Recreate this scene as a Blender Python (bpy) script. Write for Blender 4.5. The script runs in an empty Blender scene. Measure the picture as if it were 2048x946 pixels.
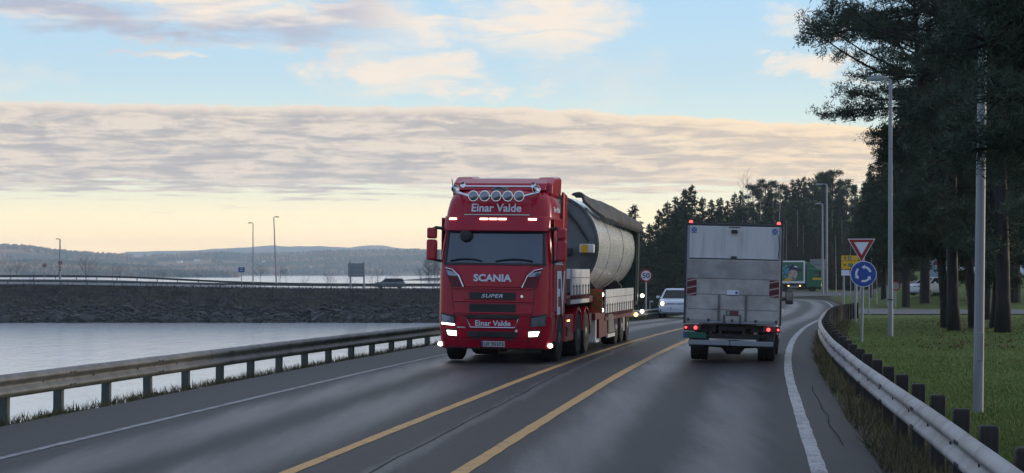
import bpy, bmesh, math, random
import numpy as np
from mathutils import Matrix, Vector, Euler
random.seed(7); RNG = np.random.default_rng(11)
sc = bpy.context.scene; C = sc.collection
F = 3925.0; HY = 543.0; CX = 1024.0; CAMZ = 1.95      # focal length and horizon of the photograph in its own pixels
R = math.radians

# ---------------------------------------------------------------- camera, sky, sun, exposure
cam = bpy.data.cameras.new('camera'); camo = bpy.data.objects.new('camera', cam); C.objects.link(camo)
camo.location = (0, 0, CAMZ); camo.rotation_euler = (R(90), 0, 0)
cam.sensor_width = 36.0; cam.lens = 36.0*F/2048.0; cam.shift_y = (HY-473.0)/2048.0
cam.clip_start = 0.5; cam.clip_end = 60000
sc.camera = camo
sc.cycles.max_bounces = 5; sc.cycles.diffuse_bounces = 2; sc.cycles.glossy_bounces = 3; sc.cycles.transmission_bounces = 2; sc.cycles.volume_bounces = 1; sc.cycles.transparent_max_bounces = 4
sc.view_settings.view_transform = 'Standard'; sc.view_settings.look = 'None'
sc.view_settings.exposure = 0.5; sc.view_settings.gamma = 1.0
SUN_AZ, SUN_EL = 62.0, 9.0
sun = bpy.data.lights.new('sun', 'SUN'); suno = bpy.data.objects.new('sun', sun); C.objects.link(suno)
sun.energy = 1.1; sun.angle = R(10); sun.color = (1.0, 0.86, 0.68)
sd = Vector((math.sin(R(SUN_AZ))*math.cos(R(SUN_EL)), math.cos(R(SUN_AZ))*math.cos(R(SUN_EL)), math.sin(R(SUN_EL))))
suno.rotation_euler = sd.to_track_quat('Z', 'Y').to_euler()

class NT:
    """short hand for shader nodes"""
    def __init__(s, tree): s.t = tree; s.n = tree.nodes; s.l = tree.links
    def new(s, typ, **kw):
        n = s.n.new(typ)
        for k, v in kw.items(): setattr(n, k, v)
        return n
    def put(s, sock, v):
        if v is None: return
        if isinstance(v, bpy.types.NodeSocket): s.l.new(v, sock)
        elif isinstance(v, (tuple, list)) and len(v) == 3 and sock.type == 'RGBA': sock.default_value = (*v, 1)
        else: sock.default_value = v
    def m(s, op, a, b=None, c=None, clamp=False):
        n = s.new('ShaderNodeMath', operation=op, use_clamp=clamp)
        for i, v in enumerate((a, b, c)): s.put(n.inputs[i], v)
        return n.outputs[0]
    def ss(s, v, a, b, o0=0.0, o1=1.0):
        n = s.new('ShaderNodeMapRange', interpolation_type='SMOOTHSTEP')
        for i, x in enumerate((v, a, b, o0, o1)): s.put(n.inputs[i], x)
        return n.outputs[0]
    def lin(s, v, a, b, o0=0.0, o1=1.0):
        n = s.new('ShaderNodeMapRange')
        for i, x in enumerate((v, a, b, o0, o1)): s.put(n.inputs[i], x)
        return n.outputs[0]
    def mix(s, f, a, b, mode='MIX'):
        n = s.new('ShaderNodeMix', data_type='RGBA', blend_type=mode)
        s.put(n.inputs[0], f); s.put(n.inputs[6], a); s.put(n.inputs[7], b)
        return n.outputs[2]
    def noise(s, vec, scale, detail=3, rough=.5, dist=0.0, out=0):
        n = s.new('ShaderNodeTexNoise')
        s.put(n.inputs['Vector'], vec); n.inputs['Scale'].default_value = scale
        n.inputs['Detail'].default_value = detail; n.inputs['Roughness'].default_value = rough; n.inputs['Distortion'].default_value = dist
        return n.outputs[out]
    def xyz(s, x, y, z=0.0):
        n = s.new('ShaderNodeCombineXYZ')
        for i, v in enumerate((x, y, z)): s.put(n.inputs[i], v)
        return n.outputs[0]
    def ramp(s, v, stops, mode='LINEAR'):
        n = s.new('ShaderNodeValToRGB'); s.put(n.inputs[0], v); r = n.color_ramp; r.interpolation = mode
        while len(r.elements) > 1: r.elements.remove(r.elements[0])
        r.elements[0].position = stops[0][0]; r.elements[0].color = (*stops[0][1], 1)
        for p, c in stops[1:]:
            e = r.elements.new(p); e.color = (*c, 1)
        return n.outputs[0]
    def vec(s, op, a, b):
        n = s.new('ShaderNodeVectorMath', operation=op); s.put(n.inputs[0], a); s.put(n.inputs[1], b)
        return n.outputs[0]

def srgb(r, g, b):
    f = lambda c: (c/255/12.92) if c/255 <= .04045 else ((c/255+.055)/1.055)**2.4
    return (f(r), f(g), f(b))

def make_world():
    w = bpy.data.worlds.new('World'); sc.world = w; w.use_nodes = True
    t = NT(w.node_tree); bg = w.node_tree.nodes['Background']; bg.inputs[1].default_value = 0.1
    sky = t.new('ShaderNodeTexSky', sky_type='NISHITA', sun_disc=False)
    sky.sun_elevation = R(SUN_EL); sky.sun_rotation = R(SUN_AZ); sky.air_density = 1.0; sky.dust_density = .6; sky.ozone_density = 1.5
    tc = t.new('ShaderNodeTexCoord'); sep = t.new('ShaderNodeSeparateXYZ'); t.l.new(tc.outputs['Generated'], sep.inputs[0])
    x, y, z = sep.outputs
    u = t.m('ARCTAN2', x, y); v = t.m('ARCSINE', z)                 # azimuth and elevation in radians
    S = 10.0                                                        # sky colours are given as seen, over strength 0.1
    # clear air: cream low down, pale blue above, deeper towards the zenith; unseen upper part brightened to lift scene light
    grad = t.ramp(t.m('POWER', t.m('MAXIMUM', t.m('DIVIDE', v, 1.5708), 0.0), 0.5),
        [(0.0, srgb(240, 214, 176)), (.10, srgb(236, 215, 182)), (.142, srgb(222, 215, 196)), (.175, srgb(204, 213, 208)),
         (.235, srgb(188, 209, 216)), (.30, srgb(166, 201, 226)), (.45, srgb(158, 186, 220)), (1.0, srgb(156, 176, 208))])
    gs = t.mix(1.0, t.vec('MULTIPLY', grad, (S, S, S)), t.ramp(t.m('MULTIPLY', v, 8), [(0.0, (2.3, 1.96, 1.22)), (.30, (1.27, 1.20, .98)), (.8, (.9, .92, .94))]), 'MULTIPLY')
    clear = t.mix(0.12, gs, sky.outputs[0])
    # away from the low sun the horizon loses its cream and turns blue-grey
    az = t.ss(t.m('ABSOLUTE', t.m('SUBTRACT', u, R(SUN_AZ)*.5)), 1.2, 2.3)
    low = t.m('MULTIPLY', t.ss(v, .35, .02), az)
    clear = t.mix(t.m('MULTIPLY', low, .85), clear, t.vec('MULTIPLY', srgb(150, 172, 208), (S, S, S)))
    # band of stratocumulus
    uc = t.m('MAXIMUM', t.m('MINIMUM', u, 0.5), 0.0)
    edge = t.noise(t.xyz(t.m('MULTIPLY', u, 42), 3.0, 0), 1.0, 5, .55)
    vtop = t.m('SUBTRACT', t.m('MULTIPLY_ADD', t.m('SUBTRACT', edge, .5), .008, .0842), t.m('MULTIPLY', uc, .062))
    below = t.m('SUBTRACT', vtop, v)
    pv = t.m('DIVIDE', 1.0, t.m('ADD', t.m('MAXIMUM', v, 0.0), .03))  # layers crowd together towards the horizon
    warp = t.noise(t.xyz(t.m('MULTIPLY', u, 14), t.m('MULTIPLY', v, 60), 0), 1.0, 2)
    pvw = t.m('ADD', pv, t.m('MULTIPLY', warp, .8))
    st = t.noise(t.xyz(t.m('MULTIPLY', u, 24), t.m('MULTIPLY', pvw, 2.1), 7), 1.0, 7, .6)
    st2 = t.noise(t.xyz(t.m('MULTIPLY', u, 24), t.m('MULTIPLY', pvw, 2.3), 17), 1.0, 7, .62, .4)
    thr = t.ss(v, .026, .062, .62, .10)
    inside = t.ss(below, -.0006, .0016)
    dens = t.m('MULTIPLY', t.ss(st, thr, t.m('ADD', thr, .16)), inside)
    dens = t.m('MULTIPLY', dens, t.ss(v, .016, .04, 0.0, 1.0))
    st3 = t.noise(t.xyz(t.m('MULTIPLY', u, 34), t.m('MULTIPLY', v, 130), 27), 1.0, 6, .62, .5)
    lit = t.ss(t.m('ADD', t.m('MULTIPLY', st2, .5), t.m('MULTIPLY', st3, .5)), .42, .58)
    rim = t.ss(below, .0008, .0072, 1.0, 0.0)
    warm = t.ss(u, -.1, .2)
    shade = t.mix(warm, srgb(160, 154, 153), srgb(190, 172, 154)); cream = t.mix(warm, srgb(214, 198, 180), srgb(236, 208, 170))
    ccol = t.mix(t.m('MAXIMUM', t.m('MULTIPLY', lit, .85), rim), shade, cream)
    ccol = t.mix(t.ss(v, .055, .03, 0.0, .45), ccol, cream)
    c1 = t.mix(t.m('MULTIPLY', dens, .95), clear, t.vec('MULTIPLY', ccol, (S, S, S)))
    # high thin clouds: soft masses in the directions the photograph shows, and unseen broken cloud elsewhere, thickened to brighten water and ground
    warpx = t.noise(t.xyz(t.m('MULTIPLY', u, 9), t.m('MULTIPLY', v, 26), 31), 1.0, 4)
    fb = t.noise(t.xyz(t.m('ADD', t.m('MULTIPLY', u, 20), t.m('MULTIPLY', warpx, 1.5)), t.m('ADD', t.m('MULTIPLY', v, 85), t.m('MULTIPLY', warpx, 3.0)), 5), 1.0, 7, .6, .5)
    tot = None
    wu = t.noise(t.xyz(t.m('MULTIPLY', u, 30), t.m('MULTIPLY', v, 60), 91), 1.0, 5, .6); wv = t.noise(t.xyz(t.m('MULTIPLY', u, 30), t.m('MULTIPLY', v, 60), 131), 1.0, 5, .6)
    uw = t.m('MULTIPLY_ADD', t.m('SUBTRACT', wu, .5), .085, u); vw = t.m('MULTIPLY_ADD', t.m('SUBTRACT', wv, .5), .030, v)
    for (px, py, rx, ry, k) in [(330, 12, 440, 52, 1.35), (560, 52, 320, 40, 1.3), (760, 72, 140, 22, .75), (800, 135, 150, 58, 1.15), (420, 40, 240, 26, .6),
                                (1080, 40, 170, 70, .95), (985, 185, 45, 22, .7), (1098, 180, 28, 24, .75), (1190, 165, 130, 60, .35), (1600, 140, 75, 18, .8),
                                (1550, 45, 50, 28, .6), (1670, 68, 50, 20, .9), (160, 66, 100, 12, .6), (310, 117, 70, 9, .7), (60, 170, 90, 30, .35), (1690, 165, 50, 10, .5)]:
        du = t.m('DIVIDE', t.m('SUBTRACT', uw, (px-CX)/F), rx/F); dv = t.m('DIVIDE', t.m('SUBTRACT', vw, (HY-py)/F), ry/F)
        q = t.m('ADD', t.m('MULTIPLY', du, du), t.m('MULTIPLY', dv, dv))
        e = t.m('MULTIPLY', t.ss(q, 0.0, 2.2, 1.0, 0.0), k)
        tot = e if tot is None else t.m('MAXIMUM', tot, e)
    gen = t.m('MULTIPLY', t.ss(v, .135, .21), t.ss(t.noise(t.xyz(t.m('MULTIPLY', u, 3), t.m('MULTIPLY', v, 7), 51), 1.0, 5), .36, .56))
    tot = t.m('MAXIMUM', tot, gen)
    hd = t.m('MULTIPLY', t.ss(tot, .0, .9), t.ss(fb, .27, .62, .06, .95), clamp=True)
    g2 = t.noise(t.xyz(t.m('MULTIPLY', u, 11), t.m('MULTIPLY', v, 70), 77), 1.0, 5, .6)
    greyer = t.m('MULTIPLY', t.ss(u, -.04, -.10, 0.0, 1.0), t.ss(v, .100, .118, 0.0, 1.0))
    hcol = t.mix(t.m('MULTIPLY', greyer, t.ss(g2, .35, .6)), srgb(222, 208, 192), srgb(160, 162, 176))
    hcol = t.mix(t.ss(v, .28, .6), hcol, srgb(184, 190, 204))
    hcol = t.mix(t.m('MULTIPLY', az, .9), hcol, srgb(128, 148, 184))                  # unseen clouds behind the view coloured blue-grey to cut cream reflections
    c2 = t.mix(hd, c1, t.vec('MULTIPLY', hcol, (S, S, S)))
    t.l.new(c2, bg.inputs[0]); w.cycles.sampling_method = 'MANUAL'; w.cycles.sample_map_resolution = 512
make_world()

# ---------------------------------------------------------------- helpers
def mat(name, col, rough=.55, metal=0.0, var=.15, vs=3.0, bump=0.0, bs=40.0, spec=.5, coat=0.0, emit=None, es=0.0, col2=None, stretch=(1,1,1), thr=(.4,.65), trans=0.0, ior=1.45):
    """procedural material: base colour broken up by noise, optional second colour in patches, fine bump"""
    m = bpy.data.materials.get(name)
    if m: return m
    m = bpy.data.materials.new(name); m.use_nodes = True; t = NT(m.node_tree); b = t.n['Principled BSDF']
    tc = t.new('ShaderNodeTexCoord'); mp = t.new('ShaderNodeMapping'); t.l.new(tc.outputs['Object'], mp.inputs[0]); mp.inputs['Scale'].default_value = stretch
    v = mp.outputs[0]
    n1 = t.noise(v, vs, 5, .6)
    c = tuple(col)
    if col2 is not None: base = t.mix(t.ss(t.noise(v, vs*.37, 6, .62), *thr), c, tuple(col2))
    else: base = c
    lo = tuple([max(0, 1-var)]*3); hi = tuple([1+var]*3)
    mul = t.mix(n1, lo, hi)
    out = t.mix(1.0, base, mul, 'MULTIPLY')
    t.l.new(out, b.inputs['Base Color'])
    t.put(b.inputs['Roughness'], t.lin(n1, .3, .7, max(.02, rough*(1-var*.8)), min(1, rough*(1+var*.8))) if var else rough)
    b.inputs['Metallic'].default_value = metal; b.inputs['Specular IOR Level'].default_value = spec; b.inputs['Coat Weight'].default_value = coat
    b.inputs['Coat Roughness'].default_value = .06; b.inputs['IOR'].default_value = ior; b.inputs['Transmission Weight'].default_value = trans
    if bump:
        bn = t.new('ShaderNodeBump'); bn.inputs['Strength'].default_value = bump; bn.inputs['Distance'].default_value = .02
        t.l.new(t.noise(v, bs, 4, .6), bn.inputs['Height']); t.l.new(bn.outputs[0], b.inputs['Normal'])
    if emit is not None:
        b.inputs['Emission Color'].default_value = (*emit, 1); b.inputs['Emission Strength'].default_value = es
    return m

def np_mesh(name, v, f, k):
    """mesh from numpy arrays: v (n,3), f (m,k)"""
    me = bpy.data.meshes.new(name); v = np.asarray(v, np.float32); f = np.asarray(f, np.int32)
    me.vertices.add(len(v)); me.vertices.foreach_set('co', v.ravel())
    me.loops.add(f.size); me.loops.foreach_set('vertex_index', f.ravel())
    me.polygons.add(len(f)); me.polygons.foreach_set('loop_start', np.arange(0, f.size, k, dtype=np.int32))
    me.polygons.foreach_set('loop_total', np.full(len(f), k, np.int32)); me.update(calc_edges=True)
    return me

def link(name, me, m=None, parent=None):
    o = bpy.data.objects.new(name, me); C.objects.link(o)
    if m is not None and not me.materials: me.materials.append(m)
    if parent is not None: o.parent = parent
    return o

def tag(o, label, cat, group=None):
    o['label'] = label; o['category'] = cat
    if group: o['group'] = group
    return o
def thing(name, label, cat, loc=(0,0,0), rot=(0,0,0), group=None):
    o = bpy.data.objects.new(name, None); C.objects.link(o); o.location = loc; o.rotation_euler = rot
    o.empty_display_size = .1
    return tag(o, label, cat, group)
def structure(o): o['kind'] = 'structure'; return o
def stuff(o): o['kind'] = 'stuff'; return o

class MB:
    def __init__(s): s.v = []; s.f = []
    def add(s, vs, fs):
        k = len(s.v); s.v += [tuple(p) for p in vs]; s.f += [tuple(i+k for i in f) for f in fs]; return s
    def box(s, c, d, rot=None):
        x, y, z = d[0]/2, d[1]/2, d[2]/2
        vs = [Vector(p) for p in ((-x,-y,-z),(x,-y,-z),(x,y,-z),(-x,y,-z),(-x,-y,z),(x,-y,z),(x,y,z),(-x,y,z))]
        if rot is not None:
            M = Euler(rot).to_matrix(); vs = [M @ p for p in vs]
        vs = [p+Vector(c) for p in vs]
        return s.add(vs, [(0,3,2,1),(4,5,6,7),(0,1,5,4),(1,2,6,5),(2,3,7,6),(3,0,4,7)])
    def loft(s, rings, caps=True, closed=True):
        n = len(rings[0]); vs = [p for r in rings for p in r]; fs = []
        for i in range(len(rings)-1):
            for j in range(n if closed else n-1):
                a = i*n+j; b = i*n+(j+1) % n; fs.append((a, b, b+n, a+n))
        if caps and closed: fs.append(tuple(range(n-1, -1, -1))); fs.append(tuple(range((len(rings)-1)*n, len(rings)*n)))
        return s.add(vs, fs)
    def tube(s, pts, rad, n=10, caps=True):
        pts = [Vector(p) for p in pts]
        if not isinstance(rad, (list, tuple)): rad = [rad]*len(pts)
        rings = []
        for i, p in enumerate(pts):
            d = (pts[min(i+1, len(pts)-1)]-pts[max(i-1, 0)]).normalized()
            a = d.cross(Vector((0, 0, 1)) if abs(d.z) < .9 else Vector((1, 0, 0))).normalized(); b = a.cross(d)
            rings.append([p+(a*math.cos(2*math.pi*k/n)+b*math.sin(2*math.pi*k/n))*rad[i] for k in range(n)])
        return s.loft(rings, caps)
    def cyl(s, a, b, r, n=14, r2=None): return s.tube([a, b], [r, r if r2 is None else r2], n)
    def prism(s, poly, axis, a, b):
        if axis == 'y': r = [[(p, t, q) for p, q in poly] for t in (a, b)]
        elif axis == 'x': r = [[(t, p, q) for p, q in poly] for t in (a, b)]
        else: r = [[(p, q, t) for p, q in poly] for t in (a, b)]
        return s.loft(r)
    def lathe(s, c, prof, axis='x', n=24):
        """prof: (r, t) pairs along the axis, closed ring of profile"""
        rings = []
        for r, t in prof:
            ring = []
            for k in range(n):
                a = 2*math.pi*k/n; p, q = r*math.cos(a), r*math.sin(a)
                o = {'x': (t, p, q), 'y': (p, t, q), 'z': (p, q, t)}[axis]
                ring.append((c[0]+o[0], c[1]+o[1], c[2]+o[2]))
            rings.append(ring)
        return s.loft(rings)
    def mesh(s, name, recalc=True, smooth=False):
        me = bpy.data.meshes.new(name); me.from_pydata(s.v, [], s.f)
        if recalc:
            bm = bmesh.new(); bm.from_mesh(me); bmesh.ops.recalc_face_normals(bm, faces=bm.faces); bm.to_mesh(me); bm.free()
        if smooth: me.polygons.foreach_set('use_smooth', [True]*len(me.polygons))
        me.update(); return me
    def build(s, name, m, parent=None, smooth=False, bevel=0.0, seg=2, recalc=True, auto=None):
        o = link(name, s.mesh(name, recalc, smooth), m, parent)
        if bevel:
            b = o.modifiers.new('bevel', 'BEVEL'); b.width = bevel; b.segments = seg; b.limit_method = 'ANGLE'; b.angle_limit = R(35)
            b.harden_normals = False
        if auto is not None: o.data.polygons.foreach_set('use_smooth', [True]*len(o.data.polygons)); o.data.set_sharp_from_angle(angle=R(auto))
        return o
def ss(a, b, x):
    t = np.clip((np.asarray(x, float)-a)/(b-a), 0, 1); return t*t*(3-2*t)

def text_mesh(s, width, height, depth=.006, bold=.0, shear=0.0, spacing=1.0):
    cu = bpy.data.curves.new('t', 'FONT'); cu.body = s; cu.size = 1; cu.extrude = .02; cu.offset = bold; cu.shear = shear; cu.space_character = spacing; cu.resolution_u = 3
    o = bpy.data.objects.new('t', cu); C.objects.link(o); bpy.context.view_layer.update()
    me = bpy.data.meshes.new_from_object(o.evaluated_get(bpy.context.evaluated_depsgraph_get()))
    bpy.data.objects.remove(o); bpy.data.curves.remove(cu)
    n = len(me.vertices); a = np.empty(n*3); me.vertices.foreach_get('co', a); a = a.reshape(-1, 3)
    lo, hi = a.min(0), a.max(0); a = (a-(lo+hi)/2)/(hi-lo)*np.array([width, height, depth])
    me.vertices.foreach_set('co', a.ravel()); me.update()
    return me, a
def lettering(s, m, parent, c, width, height, face='-y', wrap=None, name='lettering', **kw):
    """raised lettering facing -y (front), +y (back) or +x (side); wrap(x, z) gives the y of a curved front"""
    me, a = text_mesh(s, width, height, **kw)
    if face == '-y': b = np.stack([a[:, 0]+c[0], -a[:, 2]+c[1], a[:, 1]+c[2]], 1)
    elif face == '+x': b = np.stack([a[:, 2]+c[0], a[:, 0]+c[1], a[:, 1]+c[2]], 1)
    else: b = np.stack([-a[:, 0]+c[0], a[:, 2]+c[1], a[:, 1]+c[2]], 1)
    if wrap is not None: b[:, 1] += np.array([wrap(p[0], p[2]) for p in b])
    me.vertices.foreach_set('co', b.ravel().astype(np.float32)); me.update()
    return link(name, me, m, parent)

def P(px, py, Y): return Vector(((px-CX)/F*Y, Y, CAMZ-(py-HY)/F*Y))

# ---------------------------------------------------------------- materials
M = {}
M['black'] = mat('black_plastic', (.016, .016, .018), .5, var=.25, vs=8)
M['rubber'] = mat('tyre_rubber', (.014, .014, .015), .8, var=.3, vs=12, bump=.2)
M['chassis'] = mat('dirty_chassis', (.022, .021, .022), .7, var=.4, vs=6, col2=(.05, .046, .042))
M['red'] = mat('red_paint', (.34, .0042, .022), .24, var=.10, vs=2, coat=.15, spec=.35)
M['darkred'] = mat('dark_red_frame', (.10, .012, .02), .6, var=.3, vs=4)
M['chrome'] = mat('chrome', (.75, .76, .78), .12, metal=1, var=.1)
M['steel'] = mat('brushed_tank_steel', (.84, .84, .83), .27, metal=.6, var=.08, vs=1.2, stretch=(1, 1, 4), bump=.04, bs=2.2)
M['tankend'] = mat('dull_tank_end', (.13, .145, .14), .65, metal=.1, var=.3, vs=2.5, col2=(.06, .07, .07), bump=.1, bs=6)
M['tarp'] = mat('grey_tarpaulin', (.045, .048, .056), .7, var=.3, vs=4, bump=.5, bs=8)
M['dgreen'] = mat('dark_green_tarp', (.006, .030, .024), .6, var=.3, vs=3, bump=.2, bs=7)
M['board'] = mat('white_side_board', (.58, .57, .55), .6, var=.15, vs=3, col2=(.42, .41, .39), thr=(.5, .75))
M['white'] = mat('white_paint', (.72, .73, .75), .42, var=.06, vs=4)
M['letter'] = mat('white_lettering', (.62, .64, .72), .5, var=.04)
M['cream'] = mat('cream_lettering', (.55, .55, .52), .5, var=.1)
M['galv'] = mat('galvanised_steel', (.15, .152, .155), .55, metal=.4, var=.25, vs=5, col2=(.10, .098, .096), bump=.05, bs=30)
M['galvpole'] = mat('galvanised_pole', (.24, .255, .275), .5, metal=.35, var=.14, vs=6, stretch=(1, 1, .15))
M['rail_near'] = mat('weathered_rail', (.34, .34, .345), .55, metal=.3, var=.2, vs=3, col2=(.23, .215, .20), bump=.04, bs=25)
M['darksteel'] = mat('dark_steel', (.05, .055, .06), .55, metal=.3, var=.2)
M['postgreen'] = mat('weathered_post', (.075, .085, .08), .8, var=.3, vs=7, bump=.2)
M['postwood'] = mat('tarred_wooden_post', (.020, .018, .017), .85, var=.4, vs=14, bump=.5, bs=30, stretch=(1, 1, .2))
M['glass'] = mat('dark_glass', (.010, .014, .019), .05, var=.1, vs=1.5, spec=.8, ior=1.7)
M['shield'] = mat('windscreen_glass', (.014, .028, .050), .06, var=.35, vs=1.1, ior=1.85)
M['lamp'] = mat('lit_lamp', (.9, .9, .85), .2, var=0, emit=(1, .95, .82), es=4)
M['lampw'] = mat('lit_marker', (.9, .9, .8), .2, var=0, emit=(1, .93, .66), es=3.2)
M['lampo'] = mat('lit_amber', (.9, .5, .1), .2, var=0, emit=(1, .62, .2), es=3)
M['lampr'] = mat('lit_red', (.8, .05, .04), .2, var=0, emit=(1, .05, .05), es=3)
M['redlens'] = mat('red_lens', (.11, .010, .014), .25, var=.2, coat=.5)
M['clearlens'] = mat('clear_lens', (.22, .25, .29), .08, var=.25, vs=14, metal=.6)
M['platewhite'] = mat('plate_white', (.62, .64, .66), .4, var=.05)
M['platetext'] = mat('plate_black', (.02, .02, .025), .5, var=0)
M['euroblue'] = mat('plate_blue', (.02, .06, .30), .4, var=.05)
M['plategreen'] = mat('plate_green', (.010, .085, .060), .5, var=.2)
M['orange'] = mat('orange_reflector', (.50, .060, .022), .45, var=.1)
M['olive'] = mat('olive_reflector', (.16, .115, .014), .5, var=.1)
M['yellow'] = mat('yellow_sign', (.64, .36, .006), .45, var=.06)
M['signred'] = mat('sign_red', (.28, .012, .018), .45, var=.08)
M['signwhite'] = mat('sign_white', (.60, .63, .70), .45, var=.04)
M['signblue'] = mat('sign_blue', (.014, .055, .28), .45, var=.08)
M['signback'] = mat('sign_back', (.22, .235, .24), .5, metal=.4, var=.12)
M['signgreen'] = mat('sign_green', (.01, .16, .09), .45, var=.06)
M['dullwhite'] = mat('grimy_reflector_white', (.32, .29, .28), .6, var=.2, vs=9); M['dullred'] = mat('grimy_reflector_red', (.13, .012, .016), .6, var=.2, vs=9)
M['rim'] = mat('dull_rim', (.17, .17, .175), .5, metal=.6, var=.2)
# ---------------------------------------------------------------- the course of the road (right-hand white line, metres)
_ry = np.array([-40, 0, 19, 29.2, 38.2, 45.6, 55, 66.6, 93, 118, 135, 148, 158, 166, 172, 180])
_rx = np.array([-4.0, .72, 2.98, 4.23, 5.38, 6.42, 7.86, 9.85, 14.6, 19.2, 22.0, 23.8, 24.9, 25.0, 24.0, 21.0])
def _pchip(x, y):
    h = np.diff(x); d = np.diff(y)/h; m = np.zeros_like(y)
    m[1:-1] = (d[:-1]*h[1:]+d[1:]*h[:-1])/(h[1:]+h[:-1]); m[0] = d[0]; m[-1] = d[-1]
    def f(q):
        q = np.asarray(q, float); i = np.clip(np.searchsorted(x, q)-1, 0, len(h)-1); t = (q-x[i])/h[i]
        return ((2*t**3-3*t**2+1)*y[i]+(t**3-2*t**2+t)*h[i]*m[i]+(-2*t**3+3*t**2)*y[i+1]+(t**3-t**2)*h[i]*m[i+1])
    return f
_xr = _pchip(_ry, _rx)
def XR(Y): return _xr(np.clip(Y, -40, 180))
def WID(Y): return np.interp(Y, [20, 45, 87, 110], [8.5, 8.1, 7.3, 7.1])      # between the two white lines
def XRs(Y): return np.where(np.asarray(Y) > 150, XR(150)+(np.asarray(Y, float)-150)*.13, XR(np.minimum(Y, 150)))  # shore-side course of the land
def XL(Y): return XRs(Y)-WID(Y)
OA = lambda Y: np.interp(Y, [19, 28, 43.5, 58.9, 67, 110], [5.15, 4.98, 4.68, 4.35, 4.2, 3.9])   # the two yellow lines, from the right line
OB = lambda Y: np.interp(Y, [19, 43, 55, 110], [3.48, 3.12, 2.98, 3.1])
def ZR(Y): return -.42*ss(60, 108, Y)
WATER = -5.05
def hash2(x, y):
    return (np.sin(x*12.9898+y*78.233)*43758.5453) % 1.0
def vnoise(x, y):
    xi, yi = np.floor(x), np.floor(y); fx, fy = x-xi, y-yi; fx = fx*fx*(3-2*fx); fy = fy*fy*(3-2*fy)
    return (hash2(xi, yi)*(1-fx)+hash2(xi+1, yi)*fx)*(1-fy)+(hash2(xi, yi+1)*(1-fx)+hash2(xi+1, yi+1)*fx)*fy
def fbm(x, y, o=4):
    s = 0; a = .5
    for i in range(o): s = s+a*vnoise(x, y); x, y, a = x*2.03+17.1, y*2.03+5.3, a*.5
    return s
def GZ(X, Y):
    """height of the land"""
    X = np.asarray(X, float); Y = np.asarray(Y, float)
    zr = ZR(Y); dr = X-XRs(Y); dl = XL(Y)-X
    z = zr-.03
    z = z-.10*ss(.5, 1.6, dr)+.10*(fbm(X*.11, Y*.11)-.45)*ss(2, 8, dr)
    z = z+1.9*ss(131, 178, Y)*ss(.175, .225, X/np.maximum(Y, 1))
    z = z+ss(300, 560, Y)*ss(20, 95, X)*17+ss(560, 900, Y)*14*ss(20, 200, X)
    z = z-.14*ss(1.7, 2.3, dl)                       # grass verge on the water side, then the bank
    bank = -.2+zr-(dl-2.85)*.62
    z = np.where(dl > 2.85, np.maximum(bank, -9), z)
    return z
def gz(x, y): return float(GZ(x, y))
def RZ(X, Y): return ZR(Y)-.006*np.maximum(0, (X-XRs(Y)))-.006*np.maximum(0, XL(Y)-X)

# ---------------------------------------------------------------- ground sheet
def grid(name, xs, ys, zf, m):
    Xg, Yg = np.meshgrid(xs, ys); Z = zf(Xg, Yg); n, k = len(xs), len(ys)
    v = np.stack([Xg.ravel(), Yg.ravel(), Z.ravel()], 1)
    i = (np.arange(k-1)[:, None]*n+np.arange(n-1)[None]).ravel()
    me = np_mesh(name, v, np.stack([i, i+1, i+n+1, i+n], 1), 4); me.polygons.foreach_set('use_smooth', [True]*len(me.polygons))
    return link(name, me, m)
def ground_material():
    m = bpy.data.materials.new('lawn_and_soil'); m.use_nodes = True; t = NT(m.node_tree); b = t.n['Principled BSDF']
    tc = t.new('ShaderNodeTexCoord'); v = tc.outputs['Object']
    a = t.noise(v, .28, 6, .6); f = t.noise(v, 9, 5, .7); g = t.noise(v, 42, 3, .6); leaf = t.noise(v, 1.3, 5, .7)
    col = t.ramp(a, [(.30, (.105, .128, .034)), (.5, (.090, .150, .032)), (.72, (.175, .175, .060))])
    col = t.mix(t.ss(f, .35, .75), col, t.mix(1.0, col, (.62, .6, .55), 'MULTIPLY'))
    col = t.mix(t.m('MULTIPLY', t.ss(leaf, .54, .70), .75), col, (.085, .048, .020))       # fallen leaves and needles
    uv = t.new('ShaderNodeUVMap', uv_map='edge'); s = t.new('ShaderNodeSeparateXYZ'); t.l.new(uv.outputs[0], s.inputs[0])
    dirt = t.m('MULTIPLY', t.ss(t.m('ADD', s.outputs[0], t.m('MULTIPLY', t.m('SUBTRACT', leaf, .5), 2.2)), 1.9, .9, 0.0, 1.0), .9)
    col = t.mix(dirt, col, t.mix(f, (.020, .018, .016), (.060, .054, .047)))
    t.l.new(col, b.inputs['Base Color']); b.inputs['Roughness'].default_value = .9; b.inputs['Specular IOR Level'].default_value = .15
    bn = t.new('ShaderNodeBump'); bn.inputs['Strength'].default_value = .7; bn.inputs['Distance'].default_value = .06
    t.l.new(t.m('ADD', f, g), bn.inputs['Height']); t.l.new(bn.outputs[0], b.inputs['Normal'])
    return m
M['ground'] = ground_material()
gx = np.unique(np.concatenate([np.arange(-30, 40, .7), np.arange(40, 130, 3.5), np.linspace(130, 1600, 50)]))
gy = np.unique(np.concatenate([np.arange(-45, 100, .9), np.arange(100, 330, 2.5), np.linspace(330, 1500, 80)]))
ground = structure(grid('ground', gx, gy, GZ, M['ground']))
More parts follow.
